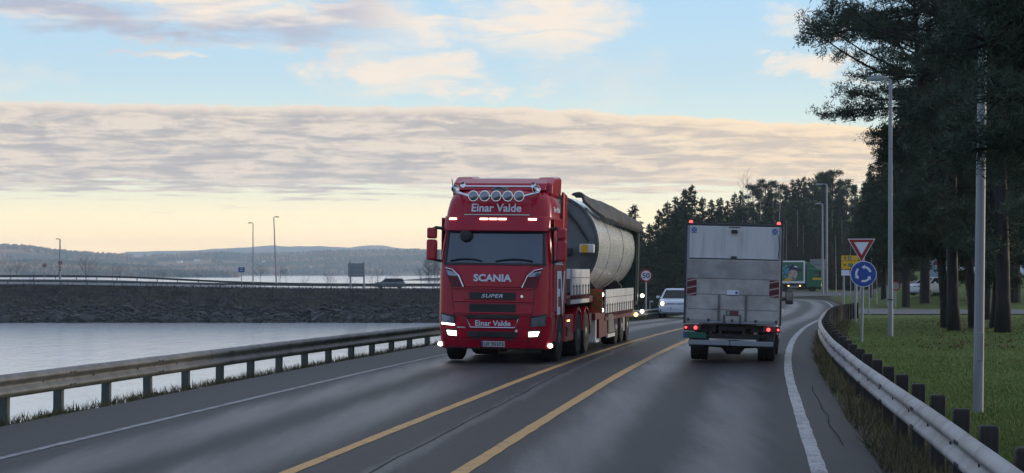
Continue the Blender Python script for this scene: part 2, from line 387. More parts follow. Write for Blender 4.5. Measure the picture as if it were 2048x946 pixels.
def edge_uv(o):
    me = o.data; n = len(me.vertices); a = np.empty(n*3); me.vertices.foreach_get('co', a); a = a.reshape(-1, 3)
    e = np.maximum(a[:, 0]-XRs(a[:, 1]), 0)+np.where(XL(a[:, 1])-a[:, 0] > 2.9, -1.0, 0)
    e = np.where(a[:, 0] < XL(a[:, 1]), np.where(XL(a[:, 1])-a[:, 0] > 3.1, -2, 3), e)
    uv = me.uv_layers.new(name='edge'); li = np.empty(len(me.loops), np.int32); me.loops.foreach_get('vertex_index', li)
    d = np.zeros((len(li), 2), np.float32); d[:, 0] = e[li]; uv.data.foreach_set('uv', d.ravel())
edge_uv(ground)

# ---------------------------------------------------------------- lake
def water_material():
    m = bpy.data.materials.new('lake_water'); m.use_nodes = True; t = NT(m.node_tree); b = t.n['Principled BSDF']
    tc = t.new('ShaderNodeTexCoord'); mp = t.new('ShaderNodeMapping'); t.l.new(tc.outputs['Object'], mp.inputs[0]); mp.inputs['Scale'].default_value = (.55, .16, 1)
    b.inputs['Base Color'].default_value = (.62, .64, .68, 1); b.inputs['Metallic'].default_value = .45; b.inputs['Roughness'].default_value = .15; b.inputs['IOR'].default_value = 1.33
    b.inputs['Specular IOR Level'].default_value = .5
    bn = t.new('ShaderNodeBump'); bn.inputs['Strength'].default_value = 1.0; bn.inputs['Distance'].default_value = .085
    h = t.m('ADD', t.noise(mp.outputs[0], 1.1, 4, .6), t.m('MULTIPLY', t.noise(mp.outputs[0], .09, 3, .5), 1.2))
    t.l.new(h, bn.inputs['Height']); t.l.new(bn.outputs[0], b.inputs['Normal'])
    return m
M['water'] = water_material()
wx = np.concatenate([np.linspace(-2600, -200, 20), np.linspace(-150, 300, 30), np.linspace(400, 1700, 20)]); wy = np.concatenate([np.linspace(-600, 0, 4), np.linspace(10, 400, 60), np.linspace(450, 8300, 40)])
lake = structure(grid('lake', wx, wy, lambda X, Y: X*0+WATER, M['water']))

# ---------------------------------------------------------------- road
def road_material(tracks=True):
    m = bpy.data.materials.new('asphalt' if tracks else 'plain_asphalt'); m.use_nodes = True; t = NT(m.node_tree); b = t.n['Principled BSDF']
    tc = t.new('ShaderNodeTexCoord'); v = tc.outputs['Object']
    fine = t.m('MULTIPLY_ADD', t.noise(v, 9, 4, .75), .5, t.m('MULTIPLY', t.noise(v, 42, 3, .8), .5)); mid = t.noise(v, 1.1, 5, .6)
    mp = t.new('ShaderNodeMapping'); t.l.new(v, mp.inputs[0]); mp.inputs['Rotation'].default_value = (0, 0, R(8.5)); mp.inputs['Scale'].default_value = (1.0, .07, 1)
    streak = t.noise(mp.outputs[0], 2.6, 4, .6); mid = t.noise(mp.outputs[0], 1.3, 5, .6)
    col = t.mix(fine, (.002, .002, .003), (.046, .047, .053))
    rough = t.lin(fine, .3, .7, .50, .66)
    if tracks:
        uv = t.new('ShaderNodeUVMap', uv_map='lane'); s = t.new('ShaderNodeSeparateXYZ'); t.l.new(uv.outputs[0], s.inputs[0])
        u = t.m('ADD', s.outputs[0], t.m('MULTIPLY', t.m('SUBTRACT', streak, .5), .55)); tr = None
        for c, w in ((-.95, .36), (-2.62, .40), (-5.95, .42), (-7.45, .42), (-4.3, .10)):   # wheel tracks worn smooth, and a seam between the yellow lines
            k = t.ss(t.m('ABSOLUTE', t.m('SUBTRACT', u, c)), w*.25, w*1.75, 1.0, 0.0)
            if w < .2: k = t.m('MULTIPLY', k, .6)
            tr = k if tr is None else t.m('MAXIMUM', tr, k)
        tr = t.m('MULTIPLY', tr, t.lin(mid, .25, .7, .45, 1.0))
        col = t.mix(t.m('MULTIPLY', tr, .75), col, t.mix(fine, (.012, .013, .016), (.098, .100, .112)))
        rough = t.m('SUBTRACT', rough, t.m('MULTIPLY', tr, .17))
        sh = t.ss(t.m('ADD', s.outputs[0], t.m('MULTIPLY', t.m('SUBTRACT', mid, .5), .7)), .3, 1.05)   # gritty edge
        col = t.mix(t.m('MULTIPLY', sh, .55), col, (.055, .051, .048)); rough = t.m('ADD', rough, t.m('MULTIPLY', sh, .2))
    col = t.mix(t.lin(mid, .3, .7, 0, .35), col, t.mix(1.0, col, (.6, .6, .62), 'MULTIPLY'))
    t.l.new(col, b.inputs['Base Color']); t.l.new(rough, b.inputs['Roughness'])
    t.put(b.inputs['Specular IOR Level'], t.lin(tr, 0, 1, .18, .42) if tracks else .25)
    bn = t.new('ShaderNodeBump'); bn.inputs['Strength'].default_value = .8; bn.inputs['Distance'].default_value = .014
    t.l.new(fine, bn.inputs['Height']); t.l.new(bn.outputs[0], b.inputs['Normal'])
    return m
M['asphalt'] = road_material(); M['asphalt2'] = road_material(False)
def ribbon(name, ys, x0f, x1f, dz, m, n=2, parent=None, zf=None):
    v = []; f = []; uv = []
    for i, y in enumerate(ys):
        x0, x1 = float(x0f(y)), float(x1f(y))
        for j in range(n):
            x = x0+(x1-x0)*j/(n-1); v.append((x, y, (float(RZ(x, y)) if zf is None else zf(x, y))+dz)); uv.append((x-float(XR(y)), y))
    for i in range(len(ys)-1):
        for j in range(n-1): a = i*n+j; f.append((a, a+1, a+n+1, a+n))
    me = bpy.data.meshes.new(name); me.from_pydata(v, [], f); l = me.uv_layers.new(name='lane')
    for lp, d in zip(me.loops, l.data): d.uv = uv[lp.vertex_index]
    me.polygons.foreach_set('use_smooth', [True]*len(me.polygons)); me.update()
    return link(name, me, m, parent)
ys = list(np.concatenate([np.arange(-40, 110, 1.5), np.arange(110, 171, 2)]))
rag = lambda y, s: .12*(fbm(np.float64(y*.9+s), np.float64(s*3.1), 3)-.45)
road = structure(ribbon('road', ys, lambda y: XR(y)-WID(y)-np.interp(y, [20, 60, 90], [1.75, 1.5, .9])+rag(y, 3), lambda y: XR(y)+.62+rag(y, 9), .0, M['asphalt'], 25))
def paint(name, col, worn):
    m = bpy.data.materials.new(name); m.use_nodes = True; t = NT(m.node_tree); b = t.n['Principled BSDF']; v = t.new('ShaderNodeTexCoord').outputs['Object']
    n = t.noise(v, 30, 5, .8); n2 = t.noise(v, 3.2, 5, .7)
    w = t.ss(t.m('ADD', t.m('MULTIPLY', n, .6), t.m('MULTIPLY', n2, .4)), worn, worn+.14)
    t.l.new(t.mix(w, col, (.06, .06, .064)), b.inputs['Base Color']); b.inputs['Roughness'].default_value = .6
    return m
M['pwhite'] = paint('worn_white_paint', (.36, .37, .39), .455); M['pyellow'] = paint('worn_yellow_paint', (.46, .245, .055), .50)
M['pfaint'] = paint('faded_white_paint', (.26, .27, .285), .43)
for nm, off, w, m, y1 in (('edge_line', lambda y: 0*y, .16, 'pwhite', 168), ('edge_line', lambda y: -WID(y), .12, 'pfaint', 150), ('centre_line', lambda y: -OA(y), .15, 'pyellow', 118), ('centre_line', lambda y: -OB(y), .17, 'pyellow', 118)):
    yy = list(np.concatenate([np.arange(-40, 10, 2.0), np.arange(10, 60, .35), np.arange(60, y1, 2)]))
    wob = lambda y, s: .030*(fbm(np.float64(y*1.7), np.float64(s), 3)-.42)
    o = ribbon(nm, yy, lambda y: XR(y)+off(y)-w/2+wob(y, 2), lambda y: XR(y)+off(y)+w/2+wob(y, 8), .005, M[m], 2, parent=road)
M['tar'] = mat('tar_seam', (.006, .006, .0065), .9, var=.3, spec=.05)
for k, (o0, y0, y1, amp) in enumerate([(.34, 22, 34, .07), (-4.35, 14, 60, .05)]):
    yy = np.arange(y0, y1, .5); j = [amp*(fbm(np.float64(y*.6), np.float64(k*7.3), 3)-.45)*2 for y in yy]; d = dict(zip([float(y) for y in yy], j))
    ribbon('crack', [float(y) for y in yy], lambda y: XR(y)+o0+d[y]-.006, lambda y: XR(y)+o0+d[y]+.006, .006, M['tar'], 2, parent=road)
# roundabout carriageway crossing ahead, and the path over the lawn
def flat(name, pts, m, dz):
    v = [(x, y, gz(x, y)+dz) for x, y in pts]; me = bpy.data.meshes.new(name); me.from_pydata(v, [], [tuple(range(len(v)))]); return link(name, me, m)
def strip(name, rows, m, dz, n=40):
    """rows: (px, y_near, y_far) of a carriageway lying on the land, across the view"""
    a = np.array(rows, float); px = np.linspace(a[0, 0], a[-1, 0], n); v = []; f = []
    for q in px:
        yn, yf = np.interp(q, a[:, 0], a[:, 1]), np.interp(q, a[:, 0], a[:, 2])
        for j in range(8):
            Y = yn+(yf-yn)*j/7; x = (q-CX)/F*Y; v.append((x, Y, gz(x, Y)+dz))
    for i in range(n-1):
        for j in range(7): b = i*8+j; f.append((b, b+8, b+9, b+1))
    me = bpy.data.meshes.new(name); me.from_pydata(v, [], f); me.polygons.foreach_set('use_smooth', [True]*len(f)); return link(name, me, m)
structure(strip('crossing_road', [(1330, 188, 230), (1577, 182, 232), (1650, 190, 240), (1720, 205, 250), (1800, 222, 262), (2100, 240, 270)], M['asphalt2'], .05))
M['path'] = mat('path_asphalt', (.105, .105, .115), .7, var=.15, vs=2, bump=.15)
structure(strip('path', [(1668, 122, 134), (1700, 114, 131), (1800, 113, 127.5), (1900, 112.5, 126.5), (2200, 112, 126)], M['path'], .05))

# ---------------------------------------------------------------- causeway across the bay
def CWT(X): return -.72+.74*ss(-22, -80, X)-.06*ss(-10, 15, X)
def CWB(X): return 316+30*ss(-28, -85, X)       # far edge of its top
def CW(X, Y):
    top = CWT(X)+.55*ss(312, 345, Y)*ss(-25, -60, X)
    n = fbm(X*.35, Y*.35)
    front = WATER+(Y-268-(n-.5)*4)*.172+ .45*(fbm(X*1.1, Y*1.1, 3)-.45)*ss(266, 272, Y)*(1-ss(286, 293, Y))
    back = top-(Y-CWB(X))*.5
    return np.maximum(np.minimum(np.minimum(front, top), back), -8)
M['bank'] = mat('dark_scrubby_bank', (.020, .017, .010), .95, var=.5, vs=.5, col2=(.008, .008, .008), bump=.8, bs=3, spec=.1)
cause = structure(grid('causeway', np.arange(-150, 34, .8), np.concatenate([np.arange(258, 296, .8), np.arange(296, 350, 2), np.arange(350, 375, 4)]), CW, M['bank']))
v = []; f = []; xs = np.arange(-150, 32, 4.0)
for x in xs:
    for Y in (296.5, 303, 309.5, float(CWB(x))-2): v.append((x, Y, float(CW(x, Y))+.04))
for i in range(len(xs)-1):
    for j in range(3): a = i*4+j; f.append((a, a+4, a+5, a+1))
me = bpy.data.meshes.new('causeway_road'); me.from_pydata(v, [], f); structure(link('causeway_road', me, M['path']))
# riprap boulders: the 280 largest are single pieces of the causeway, the small fill one mass
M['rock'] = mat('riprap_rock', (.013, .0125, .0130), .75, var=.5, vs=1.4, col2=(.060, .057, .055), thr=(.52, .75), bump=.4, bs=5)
M['rocklight'] = mat('pale_rock', (.16, .155, .15), .85, var=.4, vs=1.4, bump=.3, bs=5)
def rock_mesh(seed, sub=1):
    bm = bmesh.new(); bmesh.ops.create_icosphere(bm, subdivisions=sub, radius=1); r = random.Random(seed)
    for q in bm.verts: q.co = Vector((q.co.x*1.25, q.co.y, q.co.z*.62))*r.uniform(.66, 1.25)
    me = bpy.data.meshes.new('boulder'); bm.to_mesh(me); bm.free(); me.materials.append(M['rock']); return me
rocks = [rock_mesh(i) for i in range(6)]
for i in range(280):
    x = random.uniform(-82, 6); Y = random.triangular(267.2, 280, 269.5); s = min(1.25, .30*math.exp(random.gauss(.45, .5)))*(1.15 if Y < 270 else .9)
    o = bpy.data.objects.new('boulder', rocks[i % 6]); C.objects.link(o); o.parent = cause
    o.location = (x, Y, float(CW(x, Y))+.1*s); o.scale = (s*random.uniform(.8, 1.3), s, s*random.uniform(.7, 1.1)); o.rotation_euler = (random.uniform(-.4, .4), random.uniform(-.4, .4), random.uniform(0, 6.3))
    if random.random() < .035:
        o.material_slots[0].link = 'OBJECT'; o.material_slots[0].material = M['rocklight']; o.scale = (s*.8, s*.4, s*.25)
base = np.array([q.co[:] for q in rock_mesh(77).vertices]); bf = np.array([p.vertices[:] for p in rock_mesh(77).polygons]); vv = []; ff = []
for i in range(2600):
    x = random.uniform(-95, 12); Y = random.triangular(266.8, 284, 270); s = random.uniform(.16, .5); a = random.uniform(0, 6.3)
    q = base*s*RNG.uniform(.75, 1.25, (len(base), 1)); q = np.stack([q[:, 0]*math.cos(a)-q[:, 1]*math.sin(a)+x, q[:, 0]*math.sin(a)+q[:, 1]*math.cos(a)+Y, q[:, 2]+float(CW(x, Y))], 1)
    vv.append(q); ff.append(bf+i*len(base))
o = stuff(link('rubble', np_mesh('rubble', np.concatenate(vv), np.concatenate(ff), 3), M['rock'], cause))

# ---------------------------------------------------------------- far shore: hills with woods and fields
def hill_material(name, mulc, field):
    m = bpy.data.materials.new(name); m.use_nodes = True; t = NT(m.node_tree); b = t.n['Principled BSDF']; v = t.new('ShaderNodeTexCoord').outputs['Object']
    mp = t.new('ShaderNodeMapping'); t.l.new(v, mp.inputs[0]); mp.inputs['Scale'].default_value = (1, .45, 1)
    a = t.noise(mp.outputs[0], .0042, 6, .62); c = t.noise(v, .05, 4, .7)
    col = t.mix(t.ss(a, .42, .58), (.070, .092, .060), (.34, .20, .11))
    col = t.mix(t.m('MULTIPLY', t.ss(t.noise(mp.outputs[0], .0028, 3, .5), .60, .66), field), col, (.62, .46, .20))
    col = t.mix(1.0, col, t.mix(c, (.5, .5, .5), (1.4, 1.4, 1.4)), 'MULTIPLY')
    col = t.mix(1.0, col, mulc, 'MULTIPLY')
    t.l.new(col, b.inputs['Base Color']); b.inputs['Roughness'].default_value = 1; b.inputs['Specular IOR Level'].default_value = 0
    return m
def hills(name, px, crest, Yc, Yshore, depth, m, rough, z0=WATER, nx=420, ny=70, seed=0.0, drop=0.0):
    """crest: (px, py) skyline; a slope that rises from the shore to the crest and falls behind it"""
    a = np.array(crest, float); q = np.linspace(px[0], px[1], nx); t = np.linspace(0, 1.25, ny); v = np.zeros((ny, nx, 3))
    zc = CAMZ-(np.interp(q, a[:, 0], a[:, 1])+drop-HY)/F*Yc
    for i, k in enumerate(t):
        Y = Yshore+(Yc-Yshore)*k; X = (q-CX)/F*Y
        prof = (1-(1-min(k, 1))**1.35) if k <= 1 else 1-(k-1)*2.2
        z = z0+(zc-z0)*prof*(1+.30*(fbm(X/520+seed, np.full_like(X, Y/520), 4)-.47)*math.sin(min(k, 1)*math.pi))
        z = z+rough*(fbm(X/60+seed, np.full_like(X, Y/60), 3)-.45)*min(1, k*4)
        v[i] = np.stack([X, np.full_like(X, Y), z], 1)
    i = (np.arange(ny-1)[:, None]*nx+np.arange(nx-1)[None]).ravel()
    me = np_mesh(name, v.reshape(-1, 3), np.stack([i, i+1, i+nx+1, i+nx], 1), 4); me.polygons.foreach_set('use_smooth', [True]*len(me.polygons))
    return structure(link(name, me, m)), v
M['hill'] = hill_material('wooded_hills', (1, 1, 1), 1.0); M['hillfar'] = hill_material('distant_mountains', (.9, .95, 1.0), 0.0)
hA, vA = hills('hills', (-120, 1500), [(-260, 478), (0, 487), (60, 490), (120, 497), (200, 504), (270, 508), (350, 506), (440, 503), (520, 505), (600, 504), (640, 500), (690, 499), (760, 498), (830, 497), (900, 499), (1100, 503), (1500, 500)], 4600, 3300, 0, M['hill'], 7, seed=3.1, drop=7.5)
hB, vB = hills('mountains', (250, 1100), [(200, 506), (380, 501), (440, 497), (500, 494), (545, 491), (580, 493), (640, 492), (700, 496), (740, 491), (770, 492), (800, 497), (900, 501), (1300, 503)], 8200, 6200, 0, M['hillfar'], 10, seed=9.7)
# the left headland of the far shore comes nearer
hC, vC = hills('headland', (-120, 478), [(-260, 520), (0, 524), (120, 523), (200, 530), (300, 534), (360, 541), (420, 546), (478, 552)], 2900, 2300, 0, M['hill'], 5, nx=220, ny=40, seed=21.3, drop=5)
def far_wood(name, V, n, hmin, hmax, hue):
    """woods on the far slopes: thousands of small crowns that read as one mass"""
    ny, nx, _ = V.shape; i = RNG.integers(1, int(ny*.82), n); j = RNG.integers(0, nx-1, n); fx = RNG.random(n)[:, None]; fy = RNG.random(n)[:, None]
    p = (V[i, j]*(1-fx)+V[i, j+1]*fx)*(1-fy)+(V[i+1, j]*(1-fx)+V[i+1, j+1]*fx)*fy
    keep = fbm(p[:, 0]/160+5, p[:, 1]/340, 4) > .40; p = p[keep]; n = len(p)
    h = RNG.uniform(hmin, hmax, n); r = h*RNG.uniform(.28, .55, n); v = np.zeros((n, 9, 3)); a0 = RNG.random(n)*6.3
    for k in range(4):
        a = a0+k*math.pi/2
        v[:, k] = p+np.stack([np.cos(a)*r, np.sin(a)*r, h*.05], 1); v[:, 4+k] = p+np.stack([np.cos(a+.4)*r*.8, np.sin(a+.4)*r*.8, h*.6], 1)
    v[:, 8] = p+np.stack([0*h, 0*h, h], 1)
    f = []
    for k in range(4):
        q = (k+1) % 4; f += [(k, q, 4+q), (k, 4+q, 4+k), (4+k, 4+q, 8)]
    ff = (np.arange(n)[:, None, None]*9+np.array(f)[None]).reshape(-1, 3)
    return stuff(link(name, np_mesh(name, v.reshape(-1, 3), ff, 3), hue))
def wood_mat(name, a, b_, c):
    m = bpy.data.materials.new(name); m.use_nodes = True; t = NT(m.node_tree); b = t.n['Principled BSDF']
    g = t.new('ShaderNodeNewGeometry'); n = t.noise(t.new('ShaderNodeTexCoord').outputs['Object'], .0045, 5, .6)
    k = t.m('ADD', t.m('MULTIPLY', g.outputs['Random Per Island'], .45), t.m('MULTIPLY', t.m('SUBTRACT', n, .5), 2.2))
    t.l.new(t.ramp(k, [(.0, a), (.3, b_), (.55, c)]), b.inputs['Base Color']); b.inputs['Roughness'].default_value = .95; b.inputs['Specular IOR Level'].default_value = .05
    return m
M['farwood'] = wood_mat('far_woods', (.045, .070, .046), (.13, .105, .065), (.36, .20, .10))
far_wood('far_woodland', vA, 16000, 6, 11, M['farwood']); far_wood('headland_woodland', vC, 4500, 5, 9, M['farwood'])
M['roof_d'] = mat('dark_roof', (.06, .05, .05), .8); M['roof_r'] = mat('red_roof', (.25, .07, .04), .8); M['housew'] = mat('white_boards', (.72, .70, .66), .7, var=.05); M['houser'] = mat('red_boards', (.28, .06, .04), .7)
for i, (px, k, w, wm, rm, lab) in enumerate([(505, .30, 20, 'housew', 'roof_d', 'white farmhouse on the far shore right of the two tall lamps'), (395, .55, 22, 'housew', 'roof_d', 'pale barn on the far hillside above the yellow field'), (630, .20, 24, 'housew', 'roof_r', 'white house with red roof low on the far shore, left of the big road sign'),
        (645, .22, 16, 'houser', 'roof_r', 'small red house beside the white one on the far shore'), (706, .55, 20, 'housew', 'roof_d', 'white house on the far hillside above the big road sign'), (360, .52, 20, 'housew', 'roof_d', 'lone bright white house on the far hillside left of the yellow field'),
        (148, .62, 20, 'housew', 'roof_d', 'leftmost white house of the pair on the left hillside'), (160, .66, 20, 'housew', 'roof_r', 'white house with red roof, right of the pair on the left hillside'), (238, .45, 22, 'housew', 'roof_d', 'long low white house below the dip in the left hills'), (60, .75, 18, 'housew', 'roof_d', 'white house high up on the leftmost hill'), (92, .72, 16, 'houser', 'roof_d', 'red house high up on the leftmost hill'), (532, .5, 18, 'housew', 'roof_d', 'white house on the far hillside beside the leaning lamp')]):
    j = int((px+120)/1620*419); ii = int(k/1.25*69); p = vA[ii, j]
    h = thing('far_house', lab, 'house', p, (0, 0, random.uniform(-.4, .4)), 'houses on the far shore')
    w *= .55; MB().box((0, 0, 2.0), (w, 6, 6)).build('wall', M[wm], h); MB().prism([(-3.4, 4.6), (0, 7.4), (3.4, 4.6)], 'x', -w/2-.6, w/2+.6).build('roof', M[rm], h)
# ---------------------------------------------------------------- guard rails
WP = [(0.0, 0.0), (.035, .012), (.075, .05), (.082, .08), (.07, .105), (.02, .145), (.015, .165), (.02, .185), (.07, .225), (.082, .25), (.075, .28), (.035, .318), (0.0, .33)]
def rail_ring(x, y, z, nx, ny, s=1.0, push=0.0):
    a = [(d+push, h) for d, h in WP]; b = [(d-.008+push, h) for d, h in reversed(WP)]
    return [(x+nx*d, y+ny*d, z+h*s) for d, h in a+b]
def guardrail(name, label, pts, ztop, base, side, posts, m_rail, m_post, sect=2, group=None, post_w=(.14, .12), post_top=None, s=1.0, spacer=True, bolts=False):
    """pts: (x, y) every 2 m; each 4 m length of W-beam and each post is a piece"""
    root = thing(name, label, 'guardrail', (pts[0][0], pts[0][1], base(pts[0])), group=group); ox, oy, oz = root.location
    def nrm(i):
        a = pts[max(i-1, 0)]; b = pts[min(i+1, len(pts)-1)]; dx, dy = b[0]-a[0], b[1]-a[1]; l = math.hypot(dx, dy); return (dy/l*side, -dx/l*side, dx/l, dy/l)
    for k, i in enumerate(range(0, len(pts)-sect, sect)):
        rings = []
        for q in range(i, i+sect+1):
            nx, ny, tx, ty = nrm(q); x, y = pts[q]; z = ztop(pts[q])-.33*s
            e = -.16 if q == i else (.16 if q == i+sect else 0)
            rings.append(rail_ring(x+tx*e-ox, y+ty*e-oy, z-oz, nx, ny, s, .004 if k % 2 else 0.0))
        seg = MB().loft(rings).build('rail', m_rail, root, auto=50)
        if bolts:
            b = MB()
            for q in range(i, i+sect):
                for e in (-.10, -.05, .05, .10, 1.0):
                    nx, ny, tx, ty = nrm(q); x, y = pts[q]; z = ztop(pts[q])-.33*s
                    for hz, dd in ((.075, .082), (.255, .083), (.165, .02)):
                        if (e == 1.0) != (hz == .165): continue
                        if hz != .165 and q != i: continue
                        c0 = (x+tx*e-ox+nx*dd, y+ty*e-oy+ny*dd, z+hz*s-oz); b.cyl(c0, (c0[0]+nx*.014, c0[1]+ny*.014, c0[2]), .016, 6)
            stuff(b.build('bolts', M['darksteel'], seg))
    shared = None
    for i in range(0, len(pts)):
        if not posts(i): continue
        nx, ny, tx, ty = nrm(i); x, y = pts[i]; zt = ztop(pts[i])+(-.06 if post_top is None else post_top); zb = base(pts[i])-.35; d = post_w[1]/2+.09
        h = zt-zb
        if shared is None:
            mb = MB().box((0, 0, .5), (post_w[0], post_w[1], 1.0)); shared = mb.mesh('post'); shared.materials.append(m_post)
        o = link('post', shared, None, root); o.location = (x-nx*d-ox, y-ny*d-oy, zb-oz); o.scale = (1, 1, h); o.rotation_euler = (random.uniform(-.012, .012), random.uniform(-.012, .012), math.atan2(ty, tx)-math.pi/2+random.uniform(-.05, .05))
        bv = o.modifiers.new('bevel', 'BEVEL'); bv.width = .02; bv.segments = 2
        if spacer and y < 70:
            MB().box((x-nx*.045-ox, y-ny*.045-oy, ztop(pts[i])-.17-oz), (.10, .10, .17), (0, 0, math.atan2(ty, tx)-math.pi/2)).build('spacer', M['darksteel'], root)
    return root
yl = np.arange(13.5, 116, 1.975)
LRX = lambda y: float(XR(y)-WID(y)-np.interp(y, [20, 29.5, 54, 80, 110], [2.65, 2.52, 2.2, 1.5, 1.3]))
pl = [(LRX(y), float(y)) for y in yl]
guardrail('guardrail', 'long grey W-beam guardrail on green-grey posts between the left lane and the water', pl, lambda p: float(ZR(p[1]))+float(np.interp(p[1], [25, 54], [.54, .45])), lambda p: -.2+float(ZR(p[1])), 1, lambda i: True, M['galv'], M['postgreen'], bolts=True)
yr = np.concatenate([np.arange(8.0, 92, 1.975)])
RRX = lambda y: float(XR(y)+np.interp(y, [13, 19, 27, 38, 50, 92], [1.10, 1.06, .95, .86, .80, .85]))
pr = [(RRX(y), float(y)) for y in yr]
x, y = pr[-1]; hd = math.atan2(pr[-1][0]-pr[-2][0], pr[-1][1]-pr[-2][1])
for k in range(7):
    hd += .012; x += 1.95*math.sin(hd); y += 1.95*math.cos(hd); pr.append((x, y))
guardrail('guardrail', 'pale curving W-beam guardrail on black wooden posts beside the right lawn', pr, lambda p: float(ZR(p[1]))+.64, lambda p: gz(*p), -1, lambda i: True, M['rail_near'], M['postwood'], post_w=(.15, .15), post_top=.065, bolts=True)
# guard rails of the causeway
xs = np.arange(-96, 26, 4.0)
pc = [(float(x), 296.0) for x in xs]
guardrail('guardrail', 'thin dark guardrail on the near edge of the causeway over the rocks', pc, lambda p: float(CWT(p[0]))+.72, lambda p: float(CWT(p[0])), -1, lambda i: True, M['galv'], M['postgreen'], sect=1, spacer=False, post_w=(.12, .12))
pc = [(float(x), float(CWB(x))-1.2) for x in xs]
guardrail('guardrail', 'far dark guardrail behind the causeway road against the lake', pc, lambda p: float(CW(*p))+.75, lambda p: float(CW(*p)), -1, lambda i: True, M['darksteel'], M['postgreen'], sect=1, spacer=False, post_w=(.14, .12))

# ---------------------------------------------------------------- street lamps
def street_lamp(label, base, h, r, arm, headl, m='galvpole', lean=0.0, band=False, hatch=False, group='street lamps'):
    """arm: (dx, dy) reach of the lamp head from the pole top"""
    t = thing('street_lamp', label, 'street lamp', base, (0, lean, 0), group)
    MB().tube([(0, 0, -.1), (0, 0, h*.5), (0, 0, h)], [r*1.18, r, r*.72], 14).build('pole', M[m], t, auto=60)
    if band: MB().cyl((0, 0, 1.18), (0, 0, 1.22), r*1.3, 14).build('strap', M['black'], t)
    if hatch: MB().box((0, -r*1.0, 1.0), (.09, .06, .42)).build('hatch', M[m], t, bevel=.01)
    a = Vector((arm[0], arm[1], 0)); u = a.normalized() if a.length else Vector((1, 0, 0)); e = Vector((0, 0, h))
    MB().tube([e-Vector((0, 0, .02)), e+u*.08+Vector((0, 0, .03)), e+a+Vector((0, 0, .06))], [r*.7, r*.55, r*.5], 8).build('arm', M[m], t)
    s = e+a; w = Vector((-u.y, u.x, 0)); rings = []
    for k, (wd, zt, zb) in zip((0, .15, .5, .85, 1), ((.05, .06, .0), (.13, .10, -.03), (.17, .11, -.05), (.14, .08, -.05), (.05, .03, -.03))):
        c = s+u*headl*k+Vector((0, 0, .04)); rings.append([c+w*wd+Vector((0, 0, zb)), c+w*wd*.8+Vector((0, 0, zt)), c-w*wd*.8+Vector((0, 0, zt)), c-w*wd+Vector((0, 0, zb))])
    hd_ = MB().loft(rings).build('lamp_head', M['signback'], t, bevel=.02)
    lens = s+u*headl*.5+Vector((0, 0, -.015)); MB().box(lens, (headl*.6 if abs(u.x) > .7 else .22, .22 if abs(u.x) > .7 else headl*.6, .03)).build('lens', M['clearlens'], hd_)
    return t
def on(px, Y): x = (px-CX)/F*Y; return (x, Y, gz(x, Y)-.02)
street_lamp('tall galvanised street lamp on the lawn behind the round blue sign', on(1781, 63), 8.25, .072, (-.12, 0), .62, band=True)
street_lamp('thick galvanised lamp pole nearest on the right, its top lost in pine branches', on(1956, 28.8), 8.4, .066, (-.3, 0), .6, hatch=True, lean=R(.7))
street_lamp('shorter and left one of the two lamps right of the box truck', on(1645, 215), 9.9, .10, (-.25, .1), .55)
street_lamp('taller and right one of the two lamps right of the box truck', on(1653.5, 212), 11.9, .11, (-.3, .1), .9)
street_lamp('lamp with a raised arm rising behind the tank trailer', on(1240, 175), 6.8, .06, (.15, 0), .45)
street_lamp('thin white lamp pole beside the round fifty sign', on(1300, 165), 2.75, .05, (.05, -.1), .25)
cw = lambda px, Y=300: ((px-CX)/F*Y, Y, float(CW((px-CX)/F*Y, Y)))
street_lamp('straight tall lamp on the causeway beside the small blue sign', cw(506, 305), 10.0, .09, (-.2, 0), .6)
street_lamp('tall lamp on the causeway leaning to the left', cw(553, 302), 10.9, .10, (.15, 0), .7, lean=R(-2.2))
street_lamp('short far lamp at the left with a round sign on its pole', cw(120, 340), 7.0, .15, (-.2, 0), .5)

# ---------------------------------------------------------------- signs
def disc(r, y0, y1, c=(0, 0), n=40): return MB().prism([(c[0]+r*math.cos(2*math.pi*k/n), c[1]+r*math.sin(2*math.pi*k/n)) for k in range(n)], 'y', y0, y1)
def tri(s, y0, y1, zc): return MB().prism([(-s, zc+s*.58), (s, zc+s*.58), (.0, zc-s*1.16)], 'y', y0, y1)
# give way + roundabout on one post
Y = 57.5; k = Y/F; t = thing('traffic_sign', 'red and white give way triangle above a round blue roundabout sign on one post', 'road sign', on(1723, Y), (0, 0, R(-4)))
zb = CAMZ-t.location.z; zz = lambda py: zb-(py-HY)*k
MB().tube([(0, .05, -.1), (.06, .05, zz(478))], .045, 12).build('post', M['galvpole'], t)
tp = tri(27.5*k, 0, .02, zz(493.5)).build('triangle_plate', M['signwhite'], t, bevel=.006)
tri(25.2*k, -.006, 0, zz(493.5)).build('red_border', M['signred'], tp); tri(14.6*k, -.012, -.0065, zz(493)).build('white_centre', M['signwhite'], tp)
bp = disc(26*k, 0, .02, (.055, zz(548))).build('round_plate', M['signwhite'], t); disc(24.8*k, -.006, 0, (.055, zz(548))).build('blue_face', M['signblue'], bp)
for a0 in (95, 215, 335):                    # three arrows chasing each other anticlockwise
    r1, r2 = 12.2*k, 16.4*k; rm = (r1+r2)/2; pts = []
    for i in range(11): a = R(a0-80+i*6.6); pts.append((r2*math.cos(a), r2*math.sin(a)))
    a = R(a0-14); pts.append(((r2+2.6*k)*math.cos(a), (r2+2.6*k)*math.sin(a))); a = R(a0+10); pts.append((rm*math.cos(a), rm*math.sin(a))); a = R(a0-14); pts.append(((r1-2.6*k)*math.cos(a), (r1-2.6*k)*math.sin(a)))
    for i in range(10, -1, -1): a = R(a0-80+i*6.6); pts.append((r1*math.cos(a), r1*math.sin(a)))
    MB().prism([(p+.055, q+zz(548)) for p, q in pts], 'y', -.014, -.0065).build('arrow', M['signwhite'], bp)
